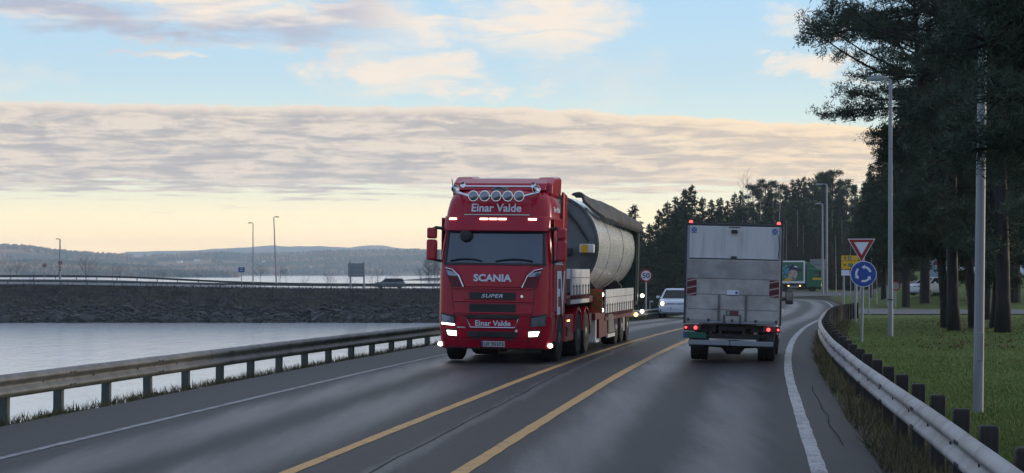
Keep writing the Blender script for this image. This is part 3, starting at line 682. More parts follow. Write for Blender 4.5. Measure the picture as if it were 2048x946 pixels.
# speed limit
Y = 105; k = Y/F; t = thing('speed_limit_sign', 'round fifty speed limit sign with red rim behind the trailer', 'road sign', on(1292, Y)); zb = CAMZ-t.location.z; z0 = zb-(551-HY)*k
MB().cyl((0, .06, -.1), (0, .06, z0+.3), .04, 10).build('post', M['galvpole'], t)
d = disc(.345, 0, .02, (0, z0)).build('sign_plate', M['signred'], t); disc(.262, -.008, 0, (0, z0)).build('white_face', M['signwhite'], d)
lettering('50', M['platetext'], d, (0, -.014, z0), .40, .28, bold=.02)
# yellow direction sign at the roundabout
Y = 127; k = Y/F; t = thing('direction_sign', 'yellow direction sign with two arrow boards beyond the lawn', 'road sign', on(1702, Y)); zb = CAMZ-t.location.z; zz = lambda py: zb-(py-HY)*k
for px in (1688, 1714): MB().cyl(((px-1702)*k, .1, -.2), ((px-1702)*k, .1, zz(512)), .06, 8).build('post', M['galvpole'], t)
b1 = MB().prism([((1683-1702)*k, zz(521)), ((1716-1702)*k, zz(521)), ((1719-1702)*k, zz(516)), ((1716-1702)*k, zz(511)), ((1683-1702)*k, zz(511))], 'y', 0, .05).build('arrow_board', M['yellow'], t)
b2 = MB().box((0, .025, zz(530)), (38*k, .05, 16*k)).build('direction_board', M['yellow'], t); MB().box((-3.5*k, .025, zz(545.5)), (31*k, .05, 11*k)).build('white_board', M['signwhite'], t)
def arrow(cx, cz, rot, s, par):
    p = [(-.12, -.5), (.12, -.5), (.12, .05), (.38, .05), (0, .5), (-.38, .05), (-.12, .05)]; c, n = math.cos(rot), math.sin(rot)
    MB().prism([(cx+s*(a*c-b*n), cz+s*(a*n+b*c)) for a, b in p], 'y', -.012, 0).build('arrow', M['platetext'], par)
arrow((1690-1702)*k, zz(516), 0, 7*k, b1); arrow((1690-1702)*k, zz(530), math.pi/2, 7*k, b2)
for px, pz, par, s in ((1699, 516, b1, '4'), (1701, 530, b2, '')):
    g = MB().box(((px-1702)*k, -.006, zz(pz)), (6.5*k if s == '4' else 9*k, .012, 6.5*k)).build('road_number', M['signgreen'], par)
    if s == '4': lettering(s, M['signwhite'], g, ((px-1702)*k, -.016, zz(pz)), 2.6*k, 4.6*k)
    else: [MB().box(((px+q-1702)*k, -.016, zz(pz)), (1.5*k, .008, 3.6*k)).build('mark', M['signback'], g) for q in (-2.2, 1.6)]
# round sign half hidden behind the roundabout sign, and thin posts
Y = 120; k = Y/F
t = thing('round_sign', 'red rimmed round sign half hidden behind the blue roundabout sign', 'road sign', on(1712, Y)); z0 = CAMZ-t.location.z-(543-HY)*k
MB().cyl((0, .05, -.1), (0, .05, z0), .045, 8).build('post', M['galvpole'], t); d = disc(.38, 0, .02, (-.02, z0)).build('sign_plate', M['signred'], t); disc(.29, -.008, 0, (-.02, z0)).build('white_face', M['signwhite'], d)
t = thing('round_sign', 'small round sign with dark face on its post among the pines', 'road sign', on(1791, 135)); z0 = CAMZ-t.location.z-(572-HY)*135/F
MB().cyl((0, .05, -.1), (0, .05, z0), .05, 8).build('post', M['galvpole'], t); d = disc(.33, 0, .02, (0, z0)).build('sign_plate', M['signred'], t); disc(.24, -.008, 0, (0, z0)).build('face', M['signback'], d)
for px, Y, top, lab in ((1711, 92, 545, 'grey sign post standing left of the roundabout sign post'), (1738, 112, 556, 'grey post right of the roundabout sign by the path'), (1774, 140, 570, 'short grey post beside the tall lamp beyond the path')):
    b = on(px, Y); tag(MB().cyl((0, 0, -.1), (0, 0, CAMZ-(top-HY)/F*Y-b[2]), .05, 8).build('marker_post', M['galvpole']), lab, 'post').location = b
for i, px in enumerate((1679, 1686)):
    b = on(px, 128); t = thing('snow_pole', ('left' if i == 0 else 'right')+' of two thin red snow poles beyond the guardrail end', 'snow pole', b, (0, R(1.5), 0), 'red snow poles'); MB().cyl((0, 0, -.1), (0, 0, 1.25), .02, 6).build('pole', M['orange'], t); MB().cyl((0, 0, .9), (0, 0, 1.0), .023, 6).build('reflector_band', M['signwhite'], t)
# back of a gantry sign behind the green lorry
Y = 262; k = Y/F; t = thing('sign_back', 'grey back of a large road sign behind the green lorry', 'road sign', on(1634, Y)); zb = CAMZ-t.location.z; zz = lambda py: zb-(py-HY)*k
for px in (1628, 1648): MB().cyl(((px-1634)*k, -.08, -.2), ((px-1634)*k, -.08, zz(520)), .08, 8).build('post', M['galvpole'], t)
MB().box(((1636-1634)*k, .02, zz(523.5)), (32*k, .06, 11*k)).build('panel', M['signback'], t); MB().box(((1639-1634)*k, .02, zz(534)), (26*k, .06, 8*k)).build('panel', M['signback'], t)
# causeway signs
def cwt(px, Y=299): return cw(px, Y)
Y = 299; k = Y/F
t = thing('sign_back', 'large grey back of a road sign on two posts beside the causeway', 'road sign', cwt(713, 295.2)); zb = CAMZ-t.location.z; zz = lambda py: zb-(py-HY)*k
for px in (701, 728): MB().cyl(((px-713)*k, -.1, -1.0), ((px-713)*k, -.1, zz(523)), .13, 8).build('post', M['galvpole'], t)
MB().box((0, .05, zz(540)), (34*k, .08, 27*k)).build('panel', M['signback'], t, bevel=.03)
for z in (532, 541, 549): MB().box((0, -.02, zz(z)), (34*k, .06, .1)).build('rib', M['galvpole'], t)
t = thing('blue_sign', 'small blue sign on a thin post left of the straight causeway lamp', 'road sign', cwt(483)); zb = CAMZ-t.location.z; zz = lambda py: zb-(py-HY)*k
MB().cyl((0, .05, -.3), (0, .05, zz(535)), .06, 8).build('post', M['galvpole'], t); MB().box((0, 0, zz(539.5)), (12.5*k, .06, 10*k)).build('panel', M['signblue'], t)
for z in (537.5, 541): MB().box((0, -.035, zz(z)), (7*k, .01, .07)).build('stripe', M['signwhite'], t)
for px, pz, lab, post in ((89, 531, 'round speed sign alone on its post at the far left', True), (120, 526, 'round speed sign fixed to the short far lamp', False)):
    Y2 = 338; k2 = Y2/F; t = thing('round_sign', lab, 'road sign', cw(px, Y2)); z0 = CAMZ-t.location.z-(pz-HY)*k2
    if post: MB().cyl((0, .05, -.3), (0, .05, z0), .06, 8).build('post', M['galvpole'], t)
    d = disc(.36, 0, .03, (0, z0)).build('sign_plate', M['signred'], t); disc(.27, -.01, 0, (0, z0)).build('white_face', M['signback'], d); MB().box((0, -.02, z0), (.09, .02, .42), (0, .5, 0)).build('bar', M['platetext'], d)
    if not post: MB().box((0, 0, z0-.75), (.5, .05, .25)).build('lower_plate', M['olive'], t); MB().box((0, 0, z0-1.2), (.4, .05, .3)).build('lower_plate', M['plategreen'], t); MB().box((0, .03, z0-.8), (.08, .04, 1.4)).build('bracket', M['galvpole'], t)
# ---------------------------------------------------------------- vehicles
def wheel(parent, x, y, r, w, side, m_rim='rim', rim_r=.56, n=26, name='wheel'):
    """tyre (the wheel) with its rim as a sub-part; side +1: outer face towards +x"""
    a, b = x-w/2, x+w/2
    t = MB().lathe((0, y, r), [(r*rim_r, a), (r*.9, a), (r*.985, a+w*.10), (r, a+w*.22), (r, b-w*.22), (r*.985, b-w*.10), (r*.9, b), (r*rim_r, b)], 'x', n).build(name, M['rubber'], parent, auto=40)
    o = b if side > 0 else a; s = side
    MB().lathe((0, y, r), [(r*rim_r*1.02, o-s*.015), (r*rim_r*.95, o-s*.005), (r*rim_r*.80, o-s*.06), (r*.26, o-s*.09), (r*.24, o+s*.0), (r*.12, o+s*.02), (.004, o+s*.02)], 'x', n).build('rim', M[m_rim], t, auto=40)
    return t

TX, TY, TROT = -.43, 41.55, (0, R(.7), R(-10.0))
TLOC = (TX, TY, .0)
# ---- tractor unit
trk = thing('truck', 'shiny red truck with five roof spotlights and lit lamps coming towards us', 'truck', TLOC, TROT)
fyz = ([.30, .5, 1.0, 1.9, 2.12, 2.8, 3.1, 3.4, 3.55, 3.68, 3.76, 3.80], [.10, .02, 0, .02, .07, .26, .34, .44, .54, .72, .95, 1.25])
fwz = ([.30, .6, 1.0, 2.1, 2.8, 3.1, 3.4, 3.6, 3.72, 3.80], [1.17, 1.20, 1.22, 1.21, 1.18, 1.16, 1.12, 1.06, .98, .86])
FY = lambda z: float(np.interp(z, *fyz)); FW = lambda z: float(np.interp(z, *fwz))
def front(x, z):
    q = min(abs(x)/FW(z), 1.0); return FY(z)+.42*(1-(1-q**3.0)**(1/3.0))
def cab_ring(z, back, inset=0.0):
    w = FW(z)-inset; pts = []
    for k in range(25):
        a = -math.pi/2+math.pi*k/24; x = w*math.copysign(abs(math.sin(a))**.75, math.sin(a)); q = min(abs(x)/w, 1)
        pts.append((x, min(FY(z)+inset+.42*(1-max(0, 1-q**3.0)**(1/3.0)), back-.01), z))
    return pts+[(w, back, z), (-w, back, z)]
zs = [1.02, 1.3, 1.6, 1.9, 2.12, 2.3, 2.5, 2.7, 2.85, 3.0, 3.15, 3.3, 3.45, 3.55, 3.63, 3.70, 3.76, 3.80]
MB().loft([cab_ring(z, 2.2) for z in zs]).build('cab', M['red'], trk, auto=40)
MB().loft([cab_ring(z, .86) for z in (.30, .34, .6, .85, 1.018)]).build('bumper', M['red'], trk, auto=40, bevel=.02)
def patch(name, quad, off, thick, m, parent, nx=14, nz=3, bevel=0.0):
    """piece that follows the curved front: quad = (x, z) lower left, lower right, upper right, upper left"""
    f = []; g = []
    for j in range(nz+1):
        for i in range(nx+1):
            s, t = i/nx, j/nz; (ax, az), (bx, bz), (cx, cz), (dx, dz) = quad
            x = (ax*(1-s)+bx*s)*(1-t)+(dx*(1-s)+cx*s)*t; z = (az*(1-s)+bz*s)*(1-t)+(dz*(1-s)+cz*s)*t; y = front(x, z)
            f.append((x, y-off-thick, z)); g.append((x, y-off, z))
    n = len(f); w = nx+1; fs = []
    for j in range(nz):
        for i in range(nx): a = j*w+i; fs += [(a, a+1, a+w+1, a+w), (n+a+w, n+a+w+1, n+a+1, n+a)]
    rim = [i for i in range(w)]+[j*w+nx for j in range(1, nz+1)]+[nz*w+i for i in range(nx-1, -1, -1)]+[j*w for j in range(nz-1, 0, -1)]
    for a, b in zip(rim, rim[1:]+rim[:1]): fs.append((a, n+a, n+b, b))
    return MB().add(f+g, fs).build(name, m, parent, auto=35, bevel=bevel)
def q4(x0, x1, z0, z1): return [(x0, z0), (x1, z0), (x1, z1), (x0, z1)]
# windscreen with wipers
ws = patch('windscreen', [(-1.10, 2.13), (1.10, 2.13), (1.06, 2.82), (-1.06, 2.82)], .004, .02, M['shield'], trk, 24, 5)
for x0, x1 in ((-.95, -.25), (.05, .85)):
    pts = [(x0+(x1-x0)*k/6, front(x0+(x1-x0)*k/6, 2.17)-.05, 2.17+.05*math.sin(k/6*3.0)) for k in range(7)]; MB().tube(pts, .016, 6).build('wiper', M['black'], ws)
for s in (-1, 1): patch('pillar', [(s*1.10-(.05 if s > 0 else 0), 2.12), (s*1.10+(.05 if s < 0 else 0)+(.06 if s > 0 else -.06)*0, 2.12), (s*1.06+(.05 if s < 0 else 0), 2.82), (s*1.06-(.05 if s > 0 else 0), 2.82)], .026, .012, M['black'], ws, 3, 3)
MB().lathe((-.62, .12, 2.71), [(.004, .0), (.10, .01), (.14, .05), (.12, .09), (.004, .10)], 'y', 16).build('cab_pennant', M['black'], ws)
# sun visor, its marker lamps, the sign above it
vis = patch('sun_visor', [(-1.155, 2.81), (1.155, 2.81), (1.15, 3.13), (-1.15, 3.13)], .0, .15, M['red'], trk, 24, 4, bevel=.02)
for x in (-.93, -.24, -.04, .16, .80): patch('marker_lamp', q4(x-.085, x+.085, 3.05, 3.085), .152, .015, M['lampw'], vis, 3, 1)
sg = patch('name_board', q4(-.70, .72, 3.15, 3.46), .01, .05, M['red'], trk, 12, 2, bevel=.01)
lettering('Einar Valde', M['letter'], sg, (.0, -.075, 3.31), 1.08, .175, wrap=front, bold=.022)
patch('trim_strip', q4(-.70, .72, 3.15, 3.17), .065, .012, M['cream'], sg, 8, 1)
# spotlights on a bar
bar = MB().tube([(-.86, .36, 3.64), (-.55, .22, 3.55), (.6, .22, 3.55), (.9, .36, 3.64)], .025, 8).build('light_bar', M['chrome'], trk)
for x in (-.47, -.225, .025, .275, .52):
    s = MB().lathe((x, .0, 3.555), [(.004, .30), (.06, .29), (.10, .20), (.115, .15), (.112, .14), (.004, .14)], 'y', 20).build('spotlight', M['chrome'], bar, auto=30)
    MB().lathe((x, .0, 3.555), [(.105, .150), (.095, .125), (.05, .112), (.004, .11)], 'y', 20).build('lens', M['clearlens'], s, auto=60)
MB().lathe((.03, 0, 3.70), [(.004, .30), (.03, .31), (.03, .55), (.004, .56)], 'y', 12)
MB().loft([[(x*.2+.03, .34+.3*abs(x)**2, 3.68+dz) for x, dz in ((-1, 0), (-.6, .06), (0, .085), (.6, .06), (1, 0), (0, -.01))], [(x*.2+.03, .62, 3.70+dz) for x, dz in ((-1, 0), (-.6, .05), (0, .07), (.6, .05), (1, 0), (0, -.01))]]).build('roof_beacon', M['signback'], trk, bevel=.02)
tr = MB().tube([(-.80, .55, 3.77), (.82, .55, 3.77)], .022, 8).build('horn_rail', M['chrome'], trk)
for x in (-.90, .86):
    h = MB().lathe((x, 0, 3.71), [(.004, .85), (.035, .84), (.04, .55), (.055, .42), (.09, .33), (.085, .33), (.03, .5), (.004, .5)], 'y', 16).build('air_horn', M['chrome'], tr, auto=40)
    MB().lathe((x+.03*(1 if x < 0 else -1)+(.12 if x < 0 else -.05), 0, 3.80), [(.004, .7), (.03, .69), (.035, .5), (.06, .40), (.004, .42)], 'y', 14).build('air_horn', M['chrome'], tr, auto=40)
# roof deflector with side cheeks
df = MB().prism([(.78, 3.70), (.95, 3.86), (1.3, 3.97), (2.1, 4.03), (2.16, 3.99), (2.16, 3.66)], 'x', -.98, .98).build('roof_deflector', M['red'], trk, bevel=.05, seg=3)
for s in (-1, 1): MB().prism([(.95, 3.60), (1.02, 3.86), (1.4, 4.01), (2.2, 4.06), (2.36, 4.03), (2.30, 3.70), (2.2, 3.55)], 'x', s*.72, s*1.10).build('deflector_cheek', M['red'], df, bevel=.06, seg=3)
for s in (-1, 1): MB().prism([(1.9, 1.25), (2.42, 1.25), (2.42, 3.66), (1.9, 3.72)], 'x', s*1.16, s*1.225).build('side_air_deflector', M['red'], trk, bevel=.03)
# mirrors
for s in (-1, 1):
    k = MB().tube([(s*1.17, .42, 2.86), (s*1.32, .36, 2.88), (s*1.40, .38, 2.84)], .035, 8).build('mirror_arm', M['black'], trk)
    MB().tube([(s*1.20, .45, 2.16), (s*1.38, .40, 2.20)], .03, 8).build('mirror_arm', M['black'], trk)
    MB().box((s*1.41, .40, 2.76), (.20, .20, .235)).build('mirror', M['red'], trk, bevel=.04, seg=3)
    b = MB().box((s*1.41, .40, 2.40), (.215, .22, .45)).build('mirror', M['red'], trk, bevel=.05, seg=3)
    MB().box((s*1.41, .52, 2.40), (.17, .02, .38)).build('mirror_glass', M['glass'], b)
# side windows and doors (both sides), lettering on the near side
for s in (-1, 1):
    d = MB().box((s*1.222, 1.12, 2.10), (.02, 1.20, 2.0)).build('door', M['red'], trk, bevel=.008)
    MB().prism([(.62, 2.13), (1.62, 2.13), (1.62, 2.76), (.78, 2.80)], 'x', s*1.226, s*1.240).build('side_window', M['glass'], d, bevel=.004)
    MB().box((s*1.242, 1.62, 1.72), (.025, .16, .05)).build('handle', M['black'], d)
    MB().tube([(s*1.243, 1.64, 2.12), (s*1.243, .60, 2.12), (s*1.243, .76, 2.82), (s*1.243, 1.64, 2.78)], .016, 6).build('window_frame', M['cream'], d)
lettering('EV', M['letter'], trk, (1.246, 1.45, 1.50), 1.15, .95, face='+x', depth=.008, bold=.02)
lettering('Einar Valde', M['letter'], trk, (1.158, 1.30, 3.30), .85, .12, face='+x', depth=.008, bold=.01)
# front panel: emblem, grilles, lights
M['redpanel'] = M['red']
patch('front_panel', [(-.60, 1.62), (.60, 1.62), (.80, 2.08), (-.80, 2.08)], .0, .035, M['red'], trk, 12, 3, bevel=.012)
lettering('SCANIA', M['letter'], trk, (.0, -.05, 1.815), .82, .155, wrap=front, bold=.035, name='maker_lettering')
for s in (-1, 1):
    patch('cheek_recess', [(s*.90, 1.60), (s*.64, 1.60), (s*.80, 1.94), (s*1.02, 1.90)], .005, .015, M['darkred'], trk, 5, 3)
    patch('upper_lamp', [(s*.98, 1.86), (s*.72, 1.84), (s*.80, 1.92), (s*1.03, 1.97)], .02, .02, M['clearlens'], trk, 5, 2)
    pts = [(s*1.05, 2.02), (s*.88, 1.98), (s*.74, 1.86), (s*.63, 1.62)]; MB().tube([(x, front(x, z)-.04, z) for x, z in pts], .017, 8).build('chrome_strip', M['chrome'], trk)
gr = patch('grille', q4(-.62, .62, 1.34, 1.53), .005, .02, M['red'], trk, 10, 1, bevel=.01)
patch('grille_mesh', q4(-.50, .50, 1.355, 1.51), .02, .012, M['black'], gr, 10, 1); lettering('SUPER', M['letter'], gr, (0, -.05, 1.435), .46, .075, wrap=front, shear=.25, bold=.012, spacing=1.1)
for z0, z1, w in ((1.085, 1.26, .50), (.945, 1.03, .56), (.555, .68, .54)):
    g = patch('grille', q4(-w, w, z0, z1), .006, .02, M['black'], trk, 10, 1, bevel=.006)
    for k in range(1, 4): patch('slat', q4(-w+.02, w-.02, z0+(z1-z0)*k/4-.008, z0+(z1-z0)*k/4+.008), .027, .012, M['chassis'], g, 8, 1)
for z in (1.30, 1.055, 1.57): patch('front_rib', q4(-.86, .86, z, z+.035), .004, .045, M['red'], trk, 14, 1, bevel=.012)
nb = patch('lower_name_board', [(-.46, .765), (.50, .765), (.56, .93), (-.54, .93)], .0, .025, M['red'], trk, 8, 1, bevel=.006)
lettering('Einar Valde', M['letter'], nb, (.02, -.04, .855), .76, .115, wrap=front, bold=.018)
MB().tube([(-.545, front(.54, .93)-.04, .945), (-.465, front(.46, .76)-.04, .765), (.49, front(.49, .76)-.04, .765), (.565, front(.56, .93)-.04, .945)], .014, 8).build('chrome_strip', M['chrome'], nb)
for s in (-1, 1):
    h = patch('headlight', [(s*1.12, .80), (s*.80, .79), (s*.82, 1.0), (s*1.15, 1.07)], .003, .02, M['black'], trk, 8, 3, bevel=.004)
    patch('lens', [(s*1.11, .86), (s*.83, .84), (s*.84, .97), (s*1.13, 1.03)], .024, .012, M['clearlens'], h, 8, 3)
    patch('running_light', [(s*1.12, .815), (s*.81, .795), (s*.82, .83), (s*1.13, .855)], .026, .016, M['lamp'] if s < 0 else M['clearlens'], h, 8, 1)
    f = patch('fog_light', [(s*1.0, .57), (s*.76, .56), (s*.76, .72), (s*1.04, .73)], .003, .012, M['black'], trk, 6, 2)
    patch('lens', [(s*.96, .59), (s*.78, .58), (s*.78, .68), (s*1.0, .69)], .018, .02, M['lamp'], f, 6, 2)
    MB().lathe((s*1.195, 0, .385), [(.004, .30), (.045, .31), (.05, .38), (.004, .38)], 'y', 14).build('marker_lamp', M['lamp'], trk)
    patch('panel_gap', [(s*.78, .34), (s*.77, .34), (s*.90, 1.58), (s*.91, 1.58)], .002, .004, M['black'], trk, 1, 6)
for x, z in ((.63, 1.43), (.52, .70)): MB().lathe((x, 0, z), [(.004, front(x, z)+.01), (.035, front(x, z)), (.03, front(x, z)-.03), (.004, front(x, z)-.03)], 'y', 12).build('cap', M['chrome'], trk)
pl_ = patch('number_plate', q4(-.24, .27, .355, .475), .012, .014, M['platewhite'], trk, 4, 1); patch('plate_strip', q4(-.24, -.20, .355, .475), .028, .004, M['euroblue'], pl_, 2, 1)
lettering('UF 95373', M['platetext'], pl_, (.035, -.034, .415), .42, .075, wrap=front, bold=.008)
patch('type_badge', q4(-.77, -.58, .748, .772), .003, .006, M['chrome'], trk, 4, 1)
MB().tube([(-1.06, .95, 3.55), (-1.10, .93, 3.95)], .010, 5).build('aerial', M['black'], trk)
patch('bumper_lip', q4(-1.10, 1.10, .305, .335), .0, .02, M['black'], trk, 16, 1)
for z, w in ((1.60, 1.05), (.745, .78), (.50, 1.10)): patch('panel_joint', q4(-w, w, z, z+.008), .001, .004, M['black'], trk, 16, 1)
patch('windscreen_sill', q4(-1.12, 1.12, 2.085, 2.125), .0, .03, M['black'], trk, 20, 1)
for x in (-.33, .36): patch('tow_cover', q4(x-.05, x+.05, .50, .56), .003, .006, M['black'], trk, 2, 1)
# fenders, wheels, chassis
for s in (-1, 1):
    arc = [[(s*1.23, 1.47+.64*math.cos(a), .53+.62*math.sin(a)), (s*1.23, 1.47+.56*math.cos(a), .53+.54*math.sin(a)), (s*.86, 1.47+.56*math.cos(a), .53+.54*math.sin(a)), (s*.86, 1.47+.64*math.cos(a), .53+.62*math.sin(a))] for a in np.linspace(-.15, math.pi+.1, 14)]
    MB().loft(arc).build('front_fender', M['red'], trk, auto=30)
    wheel(trk, s*1.06, 1.47, .53, .32, s)
    MB().box((s*1.15, 3.02, .70), (.12, 1.35, .62)).build('side_skirt', M['red'], trk, bevel=.03)
    for x in (2.75, 2.95): MB().box((s*1.215, x, .86), (.02, .05, .035)).build('side_marker', M['lampo'], trk)
    MB().box((s*1.218, 2.6, .62), (.02, .10, .22)).build('step', M['black'], trk)
    for yy in (4.30, 5.66):
        arc = [[(s*1.24, yy+.63*math.cos(a), .53+.61*math.sin(a)), (s*1.24, yy+.58*math.cos(a), .53+.56*math.sin(a)), (s*.62, yy+.58*math.cos(a), .53+.56*math.sin(a)), (s*.62, yy+.63*math.cos(a), .53+.61*math.sin(a))] for a in np.linspace(.1, math.pi-.1, 12)]
        MB().loft(arc).build('rear_fender', M['red'], trk, auto=30); wheel(trk, s*.93, yy, .52, .60, s)
    MB().box((s*1.05, 2.30, 1.15), (.26, .20, .5)).build('side_tank', M['black'], trk, bevel=.03)
MB().box((0, 3.6, .82), (.86, 5.0, .28)).build('chassis', M['chassis'], trk); MB().box((0, 1.0, .42), (1.7, .9, .22)).build('underbody', M['chassis'], trk); MB().cyl((-1.0, 1.47, .5), (1.0, 1.47, .5), .08, 10).build('front_axle', M['chassis'], trk)
MB().box((0, 2.6, 1.6), (2.1, .5, 1.6)).build('rear_bulkhead', M['black'], trk, bevel=.03)
# ---- low-bed semi-trailer
trl = thing('semi_trailer', 'dark red low-bed trailer with white side boards behind the red truck', 'trailer', TLOC, TROT)
MB().box((0, 4.75, 1.30), (2.46, 4.5, .16)).build('gooseneck_deck', M['darkred'], trl, bevel=.02); MB().box((0, 7.0, .95), (2.3, .35, .6)).build('gooseneck_step', M['chassis'], trl)
MB().box((0, 11.5, .85), (2.48, 8.4, .18)).build('bed', M['darkred'], trl, bevel=.02); MB().box((0, 8.6, .62), (2.2, 2.6, .40)).build('bed_frame', M['chassis'], trl)
for s in (-1, 1):
    x = s*1.25
    for y0, y1, z0, z1 in [(2.95, 4.42, 1.43, 2.02), (4.46, 5.92, 1.43, 2.02)]+[(9.06+i*1.57, 9.06+i*1.57+1.53, .90, 1.50) for i in range(4)]:
        b = MB().box((x, (y0+y1)/2, (z0+z1)/2), (.04, y1-y0, z1-z0)).build('side_board', M['board'], trl, bevel=.008)
        for k in range(3): MB().box((x+s*.028, y0+(y1-y0)*(k+.5)/3, z0+.11), (.02, .05, .26)).build('stake', M['galv'], b)
        for k in range(2): MB().box((x+s*.023, (y0+y1)/2, z0+(z1-z0)*(k+1)/3), (.006, y1-y0-.04, .012)).build('board_joint', M['chassis'], b)
        n = MB()
        for k in range(7): n.box((x, y0+(y1-y0)*(k+.5)/7, z0-.06), (.035, .07, .09))
        stuff(n.build('lashing_rail', M['darkred'], b))
    for y0, y1, z in ((2.95, 5.92, 1.28), (9.06, 15.3, .76)): MB().box((x-s*.02, (y0+y1)/2, z), (.06, y1-y0, .10)).build('side_rail', M['board'] if z > 1 else M['darkred'], trl)
    for yy in (11.75, 13.05, 14.40): wheel(trl, s*1.02, yy, .45, .38, s)
    MB().box((s*1.16, 13.75, .56), (.04, .32, .50)).build('mud_flap', M['board'], trl)
    MB().box((s*1.08, 9.2, .60), (.30, 2.2, .62)).build('tool_box', M['darkred'], trl, bevel=.02)
    MB().prism([(9.7, .36), (11.0, .36), (10.9, .50), (10.6, .86), (9.6, .86)], 'x', s*1.20, s*1.27).build('side_guard', M['galv'], trl, bevel=.02)
    MB().box((s*1.24, 10.3, .30), (.05, 1.5, .09)).build('lower_rail', M['board'], trl)
    MB().box((s*1.12, 7.45, .52), (.22, .16, .62)).build('support_leg', M['board'], trl); MB().box((s*1.12, 7.45, .24), (.30, .6, .05)).build('foot', M['board'], trl)
    MB().lathe((s*1.30, 15.7, .72), [(.004, -.02), (.06, -.02), (.06, .03), (.004, .03)], 'y', 12).build('marker_lamp', M['lampo'], trl)
for x, z in ((1.48, 1.40), (1.48, 1.02), (2.0, 1.26), (2.0, .80)):
    yy = 7.0 if x < 1.6 else 16.4; xx = x-.06 if x < 1.6 else 1.40
    MB().lathe((xx, yy, z), [(.004, -.03), (.055, -.03), (.055, .03), (.004, .03)], 'y', 12).build('marker_lamp', M['lamp'], trl)
MB().box((1.36, 7.08, 1.2), (.24, .05, .08)).build('lamp_bracket', M['chassis'], trl); MB().box((1.32, 16.4, 1.05), (.3, .06, .10)).build('lamp_bracket', M['chassis'], trl)
for s in (-1, 1):
    hb = MB().box((s*1.30, 6.95, 1.24), (.30, .03, .58)).build('hazard_board', M['orange'], trl)
    for k in range(3):
        z = 1.06+k*.20; a = [(s*1.30-.15, z-.02+.15), (s*1.30+.15, z-.17+.05), (s*1.30+.15, z-.17+.15), (s*1.30-.15, z+.08+.15)]; a = [(p, min(max(q, .955), 1.525)) for p, q in a]; MB().prism(a, 'y', 6.915, 6.933).build('stripe', M['olive'], hb)
# ---- tank lying on the trailer
tk = thing('steel_tank', 'big polished steel tank lying on the low-bed trailer', 'tank', TLOC, TROT)
zc, rr = 2.60, 1.27
def cyl_y(c, prof, n=64): return MB().lathe(c, prof, 'y', n)
for k, (a, b, r) in enumerate(((7.42, 9.75, rr), (9.77, 12.7, rr-.006), (12.72, 15.5, rr))): cyl_y((0, 0, zc), [(r-.02, a), (r, a+.01), (r, b-.01), (r-.02, b)]).build('shell', M['steel'], tk, auto=40)
cyl_y((0, 0, zc), [(rr-.03, 7.5), (rr+.02, 7.4), (rr+.025, 7.36), (rr-.03, 7.36), (rr-.05, 7.46)]).build('front_ring', M['galv'], tk, auto=30)
cyl_y((0, 0, zc), [(.004, 7.33), (.5, 7.335), (.95, 7.36), (rr-.04, 7.40), (rr-.04, 7.415), (.004, 7.415)]).build('front_end', M['tankend'], tk, auto=40)
for a in (9.76, 12.71): cyl_y((0, 0, zc), [(rr-.03, a-.02), (rr+.004, a-.012), (rr+.004, a+.012), (rr-.03, a+.02)]).build('seam', M['darksteel'], tk)
MB().tube([(-.3, 7.28, 3.2), (.15, 7.24, 2.55), (.55, 7.24, 2.40)], .045, 8).build('brace', M['black'], tk); MB().tube([(.1, 7.3, 2.55), (.2, 7.28, 2.1), (.12, 7.3, 1.6)], .05, 8).build('hose', M['black'], tk); MB().tube([(.2, 7.31, 3.75), (.75, 7.30, 3.15), (1.05, 7.31, 2.7)], .03, 8).build('cable', M['black'], tk)
MB().box((.40, 7.25, 2.45), (.5, .16, .18)).build('valve', M['chassis'], tk, bevel=.03); bx_ = MB().box((1.02, 7.20, 2.53), (.36, .24, .22)).build('bracket_box', M['board'], tk, bevel=.03); MB().box((.97, 7.07, 2.53), (.16, .02, .19)).build('yellow_panel', M['yellow'], bx_); MB().box((.55, 7.2, 1.9), (.12, .1, .25)).build('tag_plate', M['board'], tk)
for k in range(3): MB().tube([(rr*math.cos(R(62-k*2))-.1, 8.3+k*1.6, zc+rr*math.sin(R(62))-.02), (rr*math.cos(R(46)), 8.1+k*1.6, zc+rr*math.sin(R(46))+.012)], .018, 6).build('lashing_hook', M['black'], tk)
for yy in (8.4, 13.8):
    for s in (-1, 1): MB().prism([(s*.25, 1.0), (s*1.1, 1.0), (s*1.1, 1.55), (s*.95, 1.72), (s*.6, 1.52), (s*.25, 1.40)], 'y', yy-.12, yy+.12).build('cradle', M['chassis'], tk)
# grey tarpaulin over its shoulder
tp_ = []
for k in range(29):
    q = k/28; y = 7.15+q*9.1; up = (np.interp(q, [0, .38, .7, 1], [.66, .98, 1.10, 1.16]), np.interp(q, [0, .38, .7, 1], [3.90, 3.78, 3.60, 3.40])); lo = (np.interp(q, [0, .12, 1], [.95, 1.26, 1.42]), np.interp(q, [0, .12, 1], [3.72, 3.36, 3.12]))
    wv = .018*math.sin(k*2.3)+.012*math.sin(k*5.1); ring = []
    for j in range(7): s = j/6; ring.append((up[0]*(1-s)+lo[0]*s+.07*math.sin(s*math.pi)+wv, y, up[1]*(1-s)+lo[1]*s+.10*math.sin(s*math.pi)+wv*math.sin(j*1.7+k)))
    inn = [(x-.05, y, z-.055) for x, y, z in reversed(ring)]; tp_.append(ring+inn)
o = MB().loft(tp_).build('tarpaulin', M['tarp'], auto=50); tag(o, 'dark grey tarpaulin draped over the top right of the steel tank', 'tarpaulin'); o.location = TLOC; o.rotation_euler = TROT
